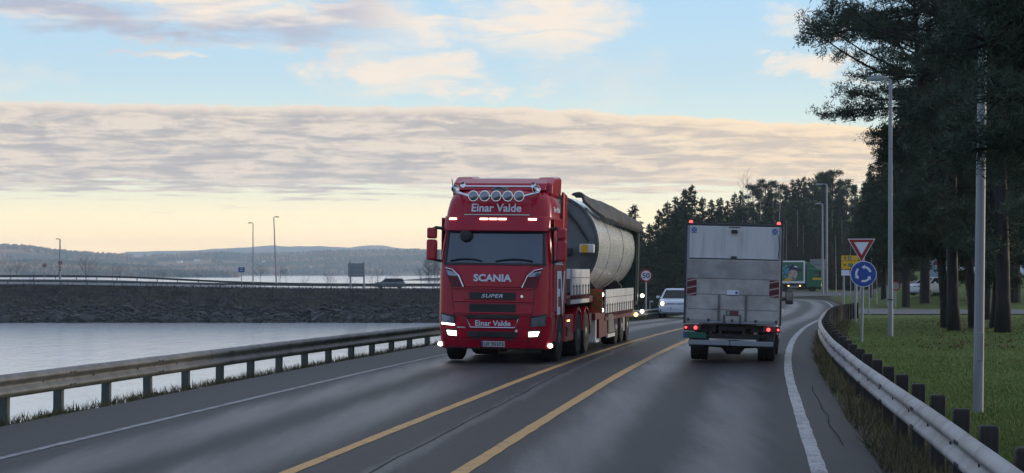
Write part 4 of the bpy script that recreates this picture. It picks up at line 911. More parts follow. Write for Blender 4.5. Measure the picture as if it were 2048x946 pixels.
o = thing('covered_load', 'dark green tarped box standing at the rear of the low-bed trailer', 'load', TLOC, TROT); MB().prism([(-1.22, 1.0), (1.30, 1.0), (1.34, 3.10), (1.10, 3.42), (-1.10, 3.42), (-1.22, 3.2)], 'y', 15.55, 16.25).build('cover', M['dgreen'], o, bevel=.04); MB().tube([(1.33, 15.52, 1.1), (1.355, 15.52, 3.1)], .02, 6).build('rope', M['black'], o)
MB().tube([(1.42, 15.9, 3.14), (1.30, 16.2, 3.10)], .03, 6).build('pole_end', M['galv'], o)

# ---- white box truck ahead of us
M['dirtywhite'] = mat('dirty_white_door', (.52, .52, .52), .5, var=.14, vs=2.2, col2=(.33, .32, .30), stretch=(5, 1, .6), thr=(.46, .74))
M['liftgrey'] = mat('dirty_grey_tail_lift', (.40, .385, .36), .62, var=.22, vs=5, col2=(.28, .268, .25), bump=.12, bs=60)
M['liftdark'] = mat('grimy_grey_tail_lift', (.33, .322, .31), .65, var=.25, vs=5, col2=(.235, .228, .22), bump=.12, bs=60)
BL = (4.66, 41.75, 0.0); bt = thing('box_truck', 'grey-white box truck with raised tail lift driving ahead of us', 'truck', BL, (0, R(1.5), R(-8.0)))
W2 = 1.015
MB().box((0, 2.25, 1.90), (2*W2, 4.3, 2.10)).build('box_body', M['white'], bt, bevel=.02)
for s in (-1, 1): MB().box((s*(W2-.005), .07, 1.88), (.055, .12, 2.12)).build('frame_post', M['darksteel'], bt, bevel=.01)
MB().box((0, .07, 2.945), (2*W2+.045, .13, .05)).build('frame_header', M['darksteel'], bt, bevel=.01)
for s in (-1, 1): MB().box((s*(W2-.045), .015, 1.88), (.05, .03, 2.06)).build('corner_strip', M['galvpole'], bt, bevel=.008)
door = MB().box((0, .035, 2.565), (1.93, .05, .70)).build('upper_door', M['dirtywhite'], bt, bevel=.015)
MB().box((0, .028, 2.21), (1.95, .05, .03)).build('door_seal', M['black'], bt)
MB().box((0, .04, 2.885), (.24, .06, .03)).build('brake_light', M['redlens'], bt)
MB().box((.0, -.02, 2.80), (.13, .10, .075)).build('camera', M['black'], bt, bevel=.012)
for s in (-1, 1):
    st_ = MB().box((s*.855, .006, 2.815), (.105, .01, .115)).build('sticker', M['signblue'], door)
    for dx, dz in ((0, 0), (.03, .032), (-.03, .032), (.03, -.032), (-.03, -.032)): MB().box((s*.855+dx, -.001, 2.815+dz), (.021, .008, .021), (0, R(45) if dx == 0 else 0, 0)).build('mark', M['signwhite'], st_)
    l = MB().lathe((s*.93, .06, 2.985), [(.004, -.03), (.035, -.03), (.04, .0), (.035, .05), (.004, .05)], 'y', 12).build('roof_lamp', M['lampr'], bt)
lift = MB().box((0, -.035, 1.52), (1.97, .07, 1.36)).build('tail_lift', M['liftdark'], bt, bevel=.012)
for x in (-.93, -.5, 0, .5, .93): MB().box((x, -.094, .905), (.05, .02, .06)).build('hinge', M['darksteel'], lift)
for s in (-1, 1):
    for z in (1.3, 2.0): MB().cyl((s*.965, .0, z-.05), (s*.965, .0, z+.05), .018, 8).build('door_hinge', M['darksteel'], bt)
MB().tube([(.93, -.02, 2.75), (.955, -.03, 2.5), (.93, -.02, 2.25)], .008, 6).build('cable', M['black'], bt)
MB().box((0, .0, 2.25), (.12, .03, .05)).build('latch', M['darksteel'], door)
for z0, z1, m_ in ((1.79, 2.19, 'liftdark'), (1.455, 1.785, 'liftgrey'), (1.135, 1.45, 'liftgrey'), (.90, 1.13, 'liftgrey')): MB().box((0, -.078, (z0+z1)/2), (1.92, .018, z1-z0-.012)).build('lift_panel', M[m_], lift, bevel=.004)
MB().box((0, -.075, .87), (1.92, .03, .055)).build('lift_edge', M['galvpole'], lift, bevel=.006)
for s in (-1, 1):
    MB().box((s*.285, -.10, 1.17), (.045, .035, .56)).build('hinge_bar', M['galv'], lift, bevel=.008); MB().box((s*.17, -.10, .94), (.035, .035, .18)).build('hinge_bar', M['darksteel'], lift)
    hb = MB().box((s*.87, -.091, 1.60), (.20, .008, .36)).build('hazard_board', M['dullred'], lift)
    for k in range(5):
        z = 1.45+k*.075; x0, x1 = s*.87-.098, s*.87+.098; pz = [(x0, z-.035), (x1, z+.01), (x1, z+.037), (x0, z-.008)]; pz = [(p, min(max(q, 1.424), 1.778)) for p, q in pz]
        MB().prism(pz, 'y', -.099, -.096).build('stripe', M['dullwhite'] if k % 2 == 0 else M['black'], hb)
MB().box((0, -.092, 1.50), (.25, .008, .105)).build('label', M['signwhite'], lift); MB().box((.08, -.098, 1.50), (.05, .006, .05)).build('label_mark', M['signblue'], lift); MB().box((0, -.098, 1.448), (.25, .006, .012)).build('label_line', M['platetext'], lift)
lb = MB().box((0, -.092, 1.065), (.265, .008, .11)).build('label', M['darksteel'], lift); MB().box((-.085, -.098, 1.065), (.06, .006, .085)).build('label_mark', M['signback'], lb); MB().box((.04, -.098, 1.065), (.16, .006, .075)).build('label_field', M['redlens'], lb)
for k, (x, z, w, h, d) in enumerate(((0, .83, .62, .06, .2), (0, .73, .55, .10, .25), (-.55, .72, .4, .16, .3), (.55, .73, .3, .14, .3), (0, .56, 1.5, .10, .35), (-.25, .66, .06, .26, .2), (.25, .66, .06, .26, .2), (-.78, .60, .22, .2, .2), (.8, .58, .2, .2, .2))): MB().box((x, .12+d/2, z), (w, d, h)).build('lift_linkage', M['chassis'] if k != 0 else M['darksteel'], bt, bevel=.01)
for s in (-1, 1):
    tl = MB().box((s*.84, -.01, .74), (.36, .07, .13)).build('tail_light', M['redlens'], bt, bevel=.015)
    for x, w in ((.975, .045), (.77, .075)): MB().lathe((s*x, 0, .735), [(.004, -.052), (w*.5, -.05), (w*.55, -.04), (.004, -.04)], 'y', 12).build('lit_lamp', M['lampr'], tl)
np_ = MB().box((-.79, -.035, .575), (.48, .02, .13)).build('number_plate', M['plategreen'], bt, bevel=.005); MB().box((-1.0, -.047, .575), (.05, .006, .12)).build('plate_strip', M['euroblue'], np_)
MB().box((-.86, -.02, .655), (.16, .03, .03)).build('plate_lamp', M['signback'], bt)
for x0, x1 in ((-.92, -.045), (-.035, .88)): MB().box(((x0+x1)/2, -.02, .425), (x1-x0, .07, .105)).build('underrun_bar', M['galvpole'], bt, bevel=.01)
for s in (-1, 1): MB().box((s*.55, .2, .50), (.06, .4, .2)).build('bar_bracket', M['chassis'], bt)
for s in (-1, 1):
    wheel(bt, s*.80, 1.35, .36, .23, s); wheel(bt, s*.62, 1.35, .36, .16, s); wheel(bt, s*.86, 5.1, .36, .22, s)
    MB().box((s*.80, 1.0, .50), (.30, .02, .42)).build('mud_flap', M['black'], bt)
MB().tube([(-.8, 1.35, .36), (-.25, 1.35, .34), (-.12, 1.35, .29), (.12, 1.35, .29), (.25, 1.35, .34), (.8, 1.35, .36)], [.06, .07, .16, .16, .07, .06], 12).build('rear_axle', M['chassis'], bt); MB().tube([(.56, .5, .52), (.56, .15, .45), (.56, .1, .33)], .035, 8).build('exhaust', M['chassis'], bt)
MB().box((0, 3.2, .62), (.9, 5.4, .2)).build('chassis', M['chassis'], bt)
MB().prism([(4.45, .45), (6.5, .45), (6.55, 1.1), (5.85, 1.35), (5.3, 2.25), (4.45, 2.3)], 'x', -.95, .95).build('cab', M['white'], bt, bevel=.08, seg=3); MB().prism([(5.30, 1.42), (5.78, 1.38), (5.35, 2.12), (5.0, 2.15)], 'x', -.96, .96).build('side_window', M['glass'], bt)
for s in (-1, 1):
    MB().tube([(s*.95, 5.4, 1.30), (s*1.15, 5.35, 1.32)], .04, 8).build('mirror_arm', M['black'], bt); b = MB().box((s*1.20, 5.33, 1.36), (.20, .13, .33)).build('mirror', M['black'], bt, bevel=.045, seg=3); MB().box((s*1.20, 5.262, 1.39), (.155, .008, .20)).build('mirror_glass', M['glass'], b)
MB().lathe((1.03, .9, 1.12), [(.004, -.02), (.06, -.02), (.06, .02), (.004, .02)], 'y', 10).build('side_reflector', M['lampo'] if False else M['cream'], bt)

# ---- cars
def loft_body(secs):
    """secs: (y, halfwidth, z_low, z_belt) stations along a car"""
    rings = []
    for y, w, zl, zb in secs: rings.append([(-w*.90, y, zl), (-w*.985, y, zl+.10), (-w, y, (zl*.4+zb*.6)), (-w*.94, y, zb-.03), (-w*.86, y, zb), (w*.86, y, zb), (w*.94, y, zb-.03), (w, y, (zl*.4+zb*.6)), (w*.985, y, zl+.10), (w*.90, y, zl)])
    return MB().loft(rings)
def car(label, loc, rotz, col, L=4.25, H=1.46, Wd=.90, kind='hatch', lit=False, group=None, detail=True, name='car'):
    t = thing(name, label, 'car', loc, (0, 0, rotz), group); rear = L-.05
    hood = .66*H; secs = [(0.02, Wd*.80, .30, hood*.78), (.12, Wd*.93, .22, hood*.90), (.5, Wd*.99, .20, hood*.965), (1.05, Wd, .20, hood*1.02), (1.9, Wd, .20, hood*1.03), (3.2, Wd, .20, hood*1.05), (rear-.35, Wd*.98, .22, hood*1.05), (rear-.06, Wd*.92, .26, hood*1.0), (rear, Wd*.85, .34, hood*.92)]
    loft_body(secs).build('body', col, t, bevel=.02, auto=40)
    yf, yr = (1.0, {'hatch': rear-.25, 'wagon': rear-.12, 'van': rear-.08}[kind]); rf, rb = yf+.62, yr-(.45 if kind == 'hatch' else .25)
    if kind == 'van': yf, rf = .55, 1.15
    cab = []
    for y0, zq, w in ((None, hood*.99, .86), (None, H-.075, .70)): cab.append((zq, w))
    ring0 = [(-Wd*.90, yf, hood*.99), (Wd*.90, yf, hood*.99), (Wd*.93, (yf+yr)/2, hood*.99), (Wd*.86, yr, hood*.99), (-Wd*.86, yr, hood*.99), (-Wd*.93, (yf+yr)/2, hood*.99)]
    ring1 = [(-Wd*.70, rf, H-.06), (Wd*.70, rf, H-.06), (Wd*.73, (rf+rb)/2, H-.05), (Wd*.68, rb, H-.07), (-Wd*.68, rb, H-.07), (-Wd*.73, (rf+rb)/2, H-.05)]
    MB().loft([ring0, ring1]).build('windows', M['carglass'], t)
    ring2 = [(x*.97, y+(.05 if i < 2 else -.03 if i in (3, 4) else 0), H) for i, (x, y, z) in enumerate(ring1)]; r1b = [(x*1.03, y-(.04 if i < 2 else -.04 if i in (3, 4) else 0), z-.02) for i, (x, y, z) in enumerate(ring1)]
    MB().loft([r1b, ring1, ring2]).build('roof', col, t, bevel=.015, auto=40)
    for i, j in ((0, 0), (1, 1), (3, 3), (4, 4)): MB().tube([ring0[i], Vector(ring1[j])*1.0], [.055, .04], 6).build('pillar', col, t)
    for i in (2, 5): MB().tube([Vector(ring0[i])+Vector(((.0), 0, 0)), ring1[i]], [.05, .04], 6).build('pillar', M['black'], t)
    for s in (-1, 1):
        wheel(t, s*(Wd-.10), .82, .315, .20, s, n=18); wheel(t, s*(Wd-.10), L-.85, .315, .20, s, n=18)
        if detail:
            MB().box((s*(Wd+.09), yf+.42, hood*1.07), (.17, .12, .125)).build('mirror', col, t, bevel=.03)
            h = MB().prism([(s*Wd*.50, hood*.66), (s*Wd*.90, hood*.70), (s*Wd*.92, hood*.86), (s*Wd*.56, hood*.80)], 'y', .02, .16).build('headlight', M['clearlens'], t, bevel=.01)
            if lit: MB().lathe((s*Wd*.74, 0, hood*.76), [(.004, -.01), (.085, -.01), (.085, .03), (.004, .03)], 'y', 14).build('lit_lamp', M['lampfar'], h)
            MB().box((s*Wd*.78, L-.03, hood*.86), (.24, .06, .16)).build('tail_light', M['redlens'], t)
    if detail:
        MB().box((0, .045, hood*.735), (Wd*.98, .05, .065)).build('grille', M['black'], t); MB().box((0, .06, .36), (Wd*1.15, .06, .12)).build('air_intake', M['black'], t); MB().box((0, .10, .20), (Wd*1.6, .16, .06)).build('front_lip', M['black'], t)
        for s in (-1, 1): MB().box((s*Wd*.76, .075, .38), (.20, .06, .10)).build('fog_light', M['black'], t)
        p = MB().box((0, .015, .50), (.50, .03, .11)).build('number_plate', M['platewhite'], t); MB().box((-.23, -.003, .50), (.04, .006, .10)).build('plate_strip', M['euroblue'], p)
        b = MB().lathe((0, 0, hood*.75), [(.004, .0), (.055, .0), (.06, .03), (.004, .03)], 'y', 14).build('emblem', M['chrome'], t)
    return t
M['carwhite'] = mat('white_car_paint', (.56, .60, .68), .3, var=.04, coat=.6); M['cargrey'] = mat('grey_car_paint', (.10, .11, .12), .32, var=.08, coat=.6); M['carblue'] = mat('pale_blue_car_paint', (.22, .32, .44), .3, var=.06, coat=.6); M['carsilver'] = mat('silver_car_paint', (.42, .44, .48), .3, metal=.5, var=.06); M['cardark'] = mat('dark_blue_car_paint', (.03, .045, .08), .3, var=.08, coat=.6)
M['carglass'] = mat('car_glass', (.006, .010, .016), .05, var=.2, vs=1.3, ior=1.33); M['lampfar'] = mat('lit_headlamp', (.9, .8, .6), .2, var=0, emit=(1, .80, .50), es=5)
car('white hatchback with a lit headlamp coming behind the red truck', ((1353-CX)/F*97, 97.5, float(ZR(97.5))), R(-9), M['carwhite'], lit=True)
cx_ = (779-CX)/F*303; car('dark grey estate car driving left along the causeway', (cx_-2.2, 303, float(CW(cx_, 303))+.05), R(-90), M['cargrey'], L=4.6, H=1.56, kind='wagon', detail=True)
# ---- green lorry crossing at the roundabout, side on
Y = 236.0; k = Y/F; gx0 = (1646-CX)*k; g0 = (gx0, Y, float(gz(gx0, Y))+.06)
M['lgreen'] = mat('green_lorry_paint', (.010, .105, .050), .4, var=.12, coat=.4)
gl = thing('lorry', 'green lorry with a portrait poster on its box, crossing ahead behind the box truck', 'lorry', g0)
X = lambda px: (px-1646)*k; Z = lambda py: (581.5-py)*k
MB().prism([(X(1613), Z(573)), (X(1645), Z(573)), (X(1646.5), Z(562)), (X(1645), Z(542)), (X(1641), Z(536)), (X(1632), Z(534)), (X(1613), Z(534))], 'y', 0, 2.4).build('cab', M['lgreen'], gl, bevel=.12, seg=3)
MB().prism([(X(1613), Z(534.5)), (X(1634), Z(534.5)), (X(1630), Z(529)), (X(1622), Z(523.5)), (X(1615), Z(522)), (X(1613), Z(523))], 'y', .1, 2.3).build('roof_deflector', M['lgreen'], gl, bevel=.08)
MB().prism([(X(1628), Z(551)), (X(1638), Z(551)), (X(1638), Z(540)), (X(1629), Z(540))], 'y', -.03, -.005).build('side_window', M['glass'], gl); MB().prism([(X(1641.5), Z(551)), (X(1645.6), Z(551)), (X(1643.5), Z(540)), (X(1640.5), Z(540))], 'y', -.02, 2.3).build('windscreen', M['glass'], gl)
MB().box((X(1634), -.02, Z(555.5)), (17*k, .02, 4.2*k)).build('door_stripe', M['yellow'], gl)
MB().box((X(1640.5), -.12, Z(545)), (.22, .2, .7)).build('mirror', M['black'], gl, bevel=.04)
MB().prism([(X(1613), Z(576)), (X(1646), Z(575)), (X(1646), Z(570)), (X(1613), Z(570))], 'y', .02, 2.38).build('skirt', M['black'], gl); MB().box((X(1644.3), -.02, Z(568)), (.2, .06, .2)).build('headlight', M['lampo'], gl)
box = MB().box((X(1536), 1.25, (Z(519.5)+Z(564.5))/2), (148*k, 2.5, Z(519.5)-Z(564.5))).build('cargo_box', M['white'], gl, bevel=.03)
po = MB().box((X(1548.5), -.012, (Z(522)+Z(560))/2), (117*k, .02, Z(522)-Z(560))).build('poster', M['lgreen'], box)
def poly(name, pts, m, d): return MB().prism([(X(a), Z(b)) for a, b in pts], 'y', -.03-d, -.022).build(name, m, po)
def ell(cx, cy, rx, ry, n=22, a0=0, a1=360): return [(cx+rx*math.cos(R(a0+(a1-a0)*i/n)), cy+ry*math.sin(R(a0+(a1-a0)*i/n))) for i in range(n)]
M['pskin'] = mat('printed_skin', (.42, .30, .24), .6, var=.25, vs=3); M['pbeard'] = mat('printed_beard', (.22, .17, .14), .6, var=.3, vs=6); M['pcap'] = mat('printed_cap', (.012, .022, .060), .6, var=.2); M['pshirt'] = mat('printed_shirt', (.60, .34, .02), .6); M['pblue'] = mat('printed_light_spots', (.05, .26, .34), .6, var=.3, vs=2)
for a, b, r in ((1567, 535, 3.4), (1572, 530, 2.6), (1573, 541, 4.2), (1570, 551, 3.0), (1576, 537, 3), (1566, 544, 2.2), (1578, 547, 2.6), (1581, 529, 2)): poly('light_spot', ell(a, b, r, r, 16), M['pblue'], .001+.0003*r)
poly('shirt', [(1566, 560), (1570, 556), (1575, 553), (1581, 556), (1583, 560)], M['pshirt'], .006); poly('neck', [(1575, 554), (1577, 546), (1588, 549), (1587, 558), (1580, 558)], M['pskin'], .008)
poly('face', [(1578, 536), (1593, 539), (1595, 545), (1594, 552), (1590, 557.5), (1585, 558), (1580, 554), (1577, 547)], M['pskin'], .011); poly('beard', [(1583, 551), (1590, 549), (1594.5, 551), (1592, 557), (1588, 559), (1584, 557)], M['pbeard'], .013); poly('ear', ell(1579, 543, 1.5, 2.6, 12), M['pbeard'], .014)
poly('eye', ell(1590, 542.3, 1.4, .6, 10), M['pcap'], .014); poly('smile', ell(1590, 551.4, 2.4, .8, 10), M['platewhite'], .016)
poly('cap', [(1577.5, 541), (1578, 532), (1582, 527.5), (1589, 526.5), (1595, 530), (1597, 534.5), (1603.5, 537.5), (1603, 540.5), (1594, 539.5), (1586, 536.5), (1580, 539)], M['pcap'], .015); poly('cap_badge', [(1588, 529), (1594, 530.5), (1595.5, 533.5), (1588.5, 532)], M['signwhite'], .018)
for px, r in ((1625, 8.4), (1568, 8.2), (1545, 8.2)): 
    w = MB().lathe((X(px), 0, r*k), [(r*k*.55, .02), (r*k*.95, .02), (r*k, .08), (r*k, .30), (r*k*.55, .32)], 'y', 22).build('wheel', M['rubber'], gl, auto=40); MB().lathe((X(px), 0, r*k), [(r*k*.56, .03), (r*k*.4, .10), (.16, .06), (.004, .04)], 'y', 22).build('rim', M['rim'], w, auto=40)
MB().box((X(1560), 1.2, Z(569)), (104*k, 1.6, .5)).build('chassis', M['chassis'], gl); MB().box((X(1588), .05, Z(571.5)), (19*k, .04, 4*k)).build('side_guard', M['signback'], gl)
for px in (1577, 1600): MB().box((X(px), .0, Z(569.5)), (.16, .05, .12)).build('side_marker', M['lampo'], gl)

# ---- parked cars and the kiosk on the terrace behind the pines
for px, Yc, rot, m_, L, H, kd, lab in [(1866, 150, 60, 'carwhite', 4.0, 1.42, 'hatch', 'white car parked low between birch and pine trunks'), (1915, 178, 78, 'carsilver', 4.3, 1.46, 'wagon', 'silver estate parked on the slope between the second and third pine trunks'), (1950, 186, 70, 'carblue', 4.2, 1.5, 'hatch', 'pale blue car parked behind the third pine trunk'),
        (1990, 190, 64, 'carwhite', 4.2, 1.5, 'wagon', 'white car parked between the lamp pole and the thickest pine trunk'), (2022, 190, 76, 'carsilver', 4.4, 1.5, 'hatch', 'silver car at the left of the right-hand parked row'), (2046, 188, 80, 'carwhite', 4.4, 1.48, 'wagon', 'white car cut by the right picture edge in the parked row')]:
    x = (px-CX)/F*Yc; car(lab, (x-1.6, Yc, gz(x, Yc)+.03), R(-rot), M[m_], L=L, H=H, kind=kd, group='cars parked on the terrace', name='parked_car')
x, Yc = (1980-CX)/F*205, 205.0; ko = thing('kiosk', 'small pale blue kiosk between pine trunks behind the parked cars', 'kiosk', (x, Yc, gz(x, Yc)))
MB().box((0, 0, 1.15), (2.2, 2.2, 2.3)).build('wall', M['carblue'], ko, bevel=.04); MB().box((0, 0, 2.38), (2.6, 2.6, .16)).build('roof', M['white'], ko, bevel=.02); MB().box((-.2, -1.11, 1.3), (1.1, .04, .9)).build('window', M['carglass'], ko)
x, Yc = (1869.5-CX)/F*185, 185.0; ko = thing('pylon_sign', 'slim pale blue sign column with a red mark left of the pines', 'sign', (x, Yc, gz(x, Yc)))
MB().box((0, 0, 1.5), (.95, .3, 3.0)).build('column', M['carblue'], ko, bevel=.1, seg=3); MB().box((.1, -.16, 1.55), (.35, .02, .4)).build('mark', M['signred'], ko); MB().box((0, -.16, 2.45), (.7, .02, .5)).build('panel', M['signwhite'], ko)

# ---------------------------------------------------------------- vegetation
def foliage_mat(name, a, b_, c=None, sc_=.9):
    m = bpy.data.materials.new(name); m.use_nodes = True; t = NT(m.node_tree); b = t.n['Principled BSDF']
    g = t.new('ShaderNodeNewGeometry'); oi = t.new('ShaderNodeObjectInfo'); n = t.noise(t.new('ShaderNodeTexCoord').outputs['Object'], sc_, 5, .65)
    k = t.m('ADD', t.m('MULTIPLY', g.outputs['Random Per Island'], .5), t.m('ADD', t.m('MULTIPLY', t.m('SUBTRACT', n, .5), 1.2), t.m('MULTIPLY', oi.outputs['Random'], .35)))
    t.l.new(t.ramp(k, [(.0, a), (.5, b_), (1.0, c or b_)]), b.inputs['Base Color']); b.inputs['Roughness'].default_value = .75; b.inputs['Specular IOR Level'].default_value = .25
    return m
M['spruce'] = foliage_mat('spruce_needles', (.016, .028, .017), (.034, .052, .026), (.066, .072, .036)); M['pine'] = foliage_mat('pine_needles', (.022, .040, .028), (.044, .068, .044), (.078, .096, .058))
M['bark'] = mat('dark_bark', (.016, .014, .013), .9, var=.45, vs=7, bump=.8, bs=22, stretch=(1, 1, .25)); M['barkred'] = mat('pine_upper_bark', (.075, .042, .026), .9, var=.4, vs=7, bump=.6, bs=22, stretch=(1, 1, .3))
M['birch'] = mat('birch_bark', (.42, .42, .41), .8, var=.2, vs=3, col2=(.10, .095, .09), stretch=(1, 1, 2.2), thr=(.52, .66)); M['twig'] = mat('bare_twigs', (.050, .037, .034), .9, var=.4, vs=2)
M['grass'] = foliage_mat('grass_blades', (.075, .110, .026), (.125, .180, .042), (.240, .235, .085), sc_=.33); M['weeds'] = foliage_mat('dry_verge_grass', (.026, .030, .012), (.062, .058, .026), (.115, .092, .046))

def blades(p, d, l, w, rng):
    """one slim triangle per row: base p, direction d (unit), length l, width w"""
    n = len(p); r = rng.normal(size=(n, 3)); s = np.cross(d, r); s /= np.linalg.norm(s, axis=1, keepdims=True)+1e-9
    v = np.empty((n, 3, 3)); v[:, 0] = p-s*w[:, None]/2; v[:, 1] = p+s*w[:, None]/2; v[:, 2] = p+d*l[:, None]
    return v
def tri_mesh(name, v, m):
    v = np.asarray(v).reshape(-1, 3); me = np_mesh(name, v, np.arange(len(v)).reshape(-1, 3), 3); me.materials.append(m); return me
def unit(a): return a/(np.linalg.norm(a, axis=1, keepdims=True)+1e-9)
def spruce(seed, H, Rb, step=.34, dens=1.0, blade=(.22, .42), bw=.075, low=.06):
    rng = np.random.default_rng(seed); P_, D_, L_ = [], [], []; z = H*low
    tk_ = MB().tube([(0, 0, -.3), (0, 0, H*.5), (0, 0, H)], [.018*H+.03, .011*H, .015], 8)
    while z < H*.985:
        t = (z-H*low)/(H*(1-low)); L0 = Rb*(1-t)**.85*(.45+.55*min(1, t*7+.3))+.10; nb = int(5+4*(1-t))
        for b in range(nb):
            a = rng.random()*6.283; L = L0*rng.uniform(.62, 1.14); dr = -.16-.22*(1-t)+rng.normal()*.07
            n = max(3, int(L/.12*dens)); s = rng.random(n)**.75*L; h = np.array([math.cos(a), math.sin(a)])
            zz_ = z+dr*s+.10*s*s/max(L, .5)
            side = rng.normal(size=n)*.22*(L*.25+.1); p = np.stack([h[0]*s-h[1]*side, h[1]*s+h[0]*side, zz_+rng.normal(size=n)*.05], 1)
            d = np.stack([h[0]+rng.normal(size=n)*.6, h[1]+rng.normal(size=n)*.6, rng.normal(size=n)*.35-.15], 1); P_.append(p); D_.append(d); L_.append(rng.uniform(*blade, n)*(1 if t < .8 else .7))
            if b % 3 == 0 and L > .6: tk_.tube([(0, 0, z), (h[0]*L*.9, h[1]*L*.9, z+dr*L*.9+.08*L)], [.02+.006*L, .006], 3, caps=False)
        z += step*(.6+.6*(1-t))*rng.uniform(.8, 1.2)
    p = np.concatenate(P_); d = unit(np.concatenate(D_)); l = np.concatenate(L_); v = [blades(p, d, l, np.full(len(p), bw)*rng.uniform(.7, 1.4, len(p)), rng)]
    d2 = unit(d+rng.normal(size=d.shape)*.7); v.append(blades(p+d*.03, d2, l*.8, np.full(len(p), bw), rng)); d3 = np.stack([rng.normal(size=len(p))*.3, rng.normal(size=len(p))*.3, np.ones(len(p))], 1); v.append(blades(p[::2], unit(d3[::2]), l[::2]*1.15, np.full(len(p[::2]), bw*.8), rng))
    tm = tk_.mesh('trunk', recalc=False); tm.materials.append(M['bark'])
    return tm, tri_mesh('crown', np.concatenate(v), M['spruce'])
def pine(seed, H, cb, Rm, limbs=34, per=16, nbl=22, bl=(.20, .36), bw=.028, trunk_r=.24, lean=(0, 0), prof=None, clr=.42):
    """Scots pine: bare trunk, irregular limbs, needle tufts at the twig ends"""
    rng = np.random.default_rng(seed); tk_ = MB(); prof = prof or (lambda t: (.75+.5*math.sin(t*2.6+.3))*(1-.55*t**3))
    ax = lambda z: np.array([lean[0]*z/H+.15*math.sin(z*.35+seed), lean[1]*z/H+.12*math.cos(z*.3+seed), z]); ax0 = ax(0)
    T = lambda z: ax(z)-np.array([ax0[0], ax0[1], 0])
    tk_.tube([T(z) for z in np.linspace(-.3, H, 12)], [trunk_r*1.35 if i == 0 else trunk_r*(1-.045*i)*(1 if i < 9 else .6) for i in range(12)], 10)
    cen = []
    for i in range(limbs):
        t = (i+rng.random())/limbs; z = cb+(H-cb)*t**.9; a = i*2.4+rng.normal()*.4; L = Rm*prof(t)*rng.uniform(.55, 1.1)+.3; el = -.12+.55*t+rng.normal()*.15
        b0 = T(z); h = np.array([math.cos(a)*math.cos(el), math.sin(a)*math.cos(el), math.sin(el)]); pts = [b0]; n = 6; cur = b0
        for q in range(n):
            h = h+rng.normal(size=3)*.13+np.array([0, 0, .05]); h = h/np.linalg.norm(h); cur = cur+h*L/n; pts.append(cur)
        tk_.tube([tuple(p) for p in pts], [max(.012, .055*(L/4)*(1-q/7)) for q in range(7)], 5, caps=False)
        for q in range(per):
            s = rng.uniform(.25, 1.0)**.7; j = min(int(s*n), n-1); base = pts[j]+(pts[j+1]-pts[j])*(s*n-j)
            off = rng.normal(size=3)*np.array([.5, .5, .24])*(.35+.20*L*(1.15-s)); c = base+off; cen.append(c)
            if q % 2 == 0: tk_.tube([tuple(base), tuple(base+off*.6+np.array([0, 0, .04])), tuple(c)], [.014, .010, .004], 3, caps=False)
    cen = np.array(cen); m = len(cen); p = np.repeat(cen, nbl, 0); d = rng.normal(size=(m*nbl, 3)); d[:, 2] = d[:, 2]*.8+.35; d = unit(d); p = p+rng.normal(size=p.shape)*clr*.30*np.array([1, 1, .6])+d*.03
    v = blades(p, d, rng.uniform(*bl, len(p)), np.full(len(p), bw)*rng.uniform(.7, 1.3, len(p)), rng)
    tm = tk_.mesh('trunk', recalc=False, smooth=True); tm.materials.append(M['bark'])
    return tm, tri_mesh('crown', v, M['pine'])
def bare(seed, H, spread=.22, r=.05, levels=3, mtrunk='birch', nb=16, up=.9):
    rng = random.Random(seed); tk_ = MB(); br = MB(); pts = [(0, 0, -.2)]; x = y = 0
    for i in range(1, 9): x += rng.uniform(-.02, .02)*H*.3; y += rng.uniform(-.02, .02)*H*.3; pts.append((x, y, H*i/8))
    tk_.tube(pts, [r*(1-.11*i)+.004 for i in range(9)], 7)
    def grow(p, d, L, rr_, lv):
        e = p+d*L; mid = p+d*L*.5+Vector((rng.uniform(-1, 1), rng.uniform(-1, 1), 0))*L*.06; br.tube([p, mid, e], [rr_, rr_*.7, rr_*.3], 3, caps=False)
        if lv:
            for _ in range(3):
                s = rng.uniform(.35, .95); grow(p+d*L*s, (d+Vector((rng.uniform(-1, 1), rng.uniform(-1, 1), rng.uniform(-.2, .7)))*.6).normalized(), L*rng.uniform(.4, .65), rr_*.55, lv-1)
    for i in range(nb):
        s = rng.uniform(.3, .98); j = min(int(s*8), 7); p = Vector(pts[j]).lerp(Vector(pts[j+1]), s*8-j); a = rng.uniform(0, 6.28); grow(p, Vector((math.cos(a), math.sin(a), up)).normalized(), H*spread*(1.15-s*.75)*rng.uniform(.7, 1.2), r*.42*(1.1-s)+.004, levels-1)
    a = tk_.mesh('trunk', recalc=False, smooth=True); a.materials.append(M[mtrunk]); b = br.mesh('branches', recalc=False); b.materials.append(M['twig']); return a, b
def plant(name, label, cat, meshes, loc, s=1.0, rz=None, group=None, names=('trunk', 'crown'), sz=None):
    t = thing(name, label, cat, loc, (0, 0, random.uniform(0, 6.28) if rz is None else rz), group); t.scale = (s, s, s if sz is None else sz)
    for nm, me in zip(names, meshes): o = bpy.data.objects.new(nm, me); C.objects.link(o); o.parent = t
    return t

SP = [spruce(i, 12.0, r_, dens=d_*1.7, step=.27, bw=.11) for i, (r_, d_) in enumerate(((2.9, 1.0), (2.5, 1.0), (3.3, 1.1), (2.2, .9)))]
PF = [pine(40+i, 14.0, cb_, 2.6, limbs=34, per=13, nbl=15, bl=(.28, .48), bw=.09, trunk_r=.17, prof=lambda t: (.8+.35*math.sin(t*3+.3))*(1-.5*t*t), clr=.6) for i, cb_ in enumerate((4.0, 6.5, 2.0))]
BR = [bare(60+i, 12.0, .20, .075, 3, 'birch', 20, 1.5) for i in range(3)]; SH = [bare(70+i, 3.2, .5, .035, 3, 'twig', 16, 1.1) for i in range(3)]

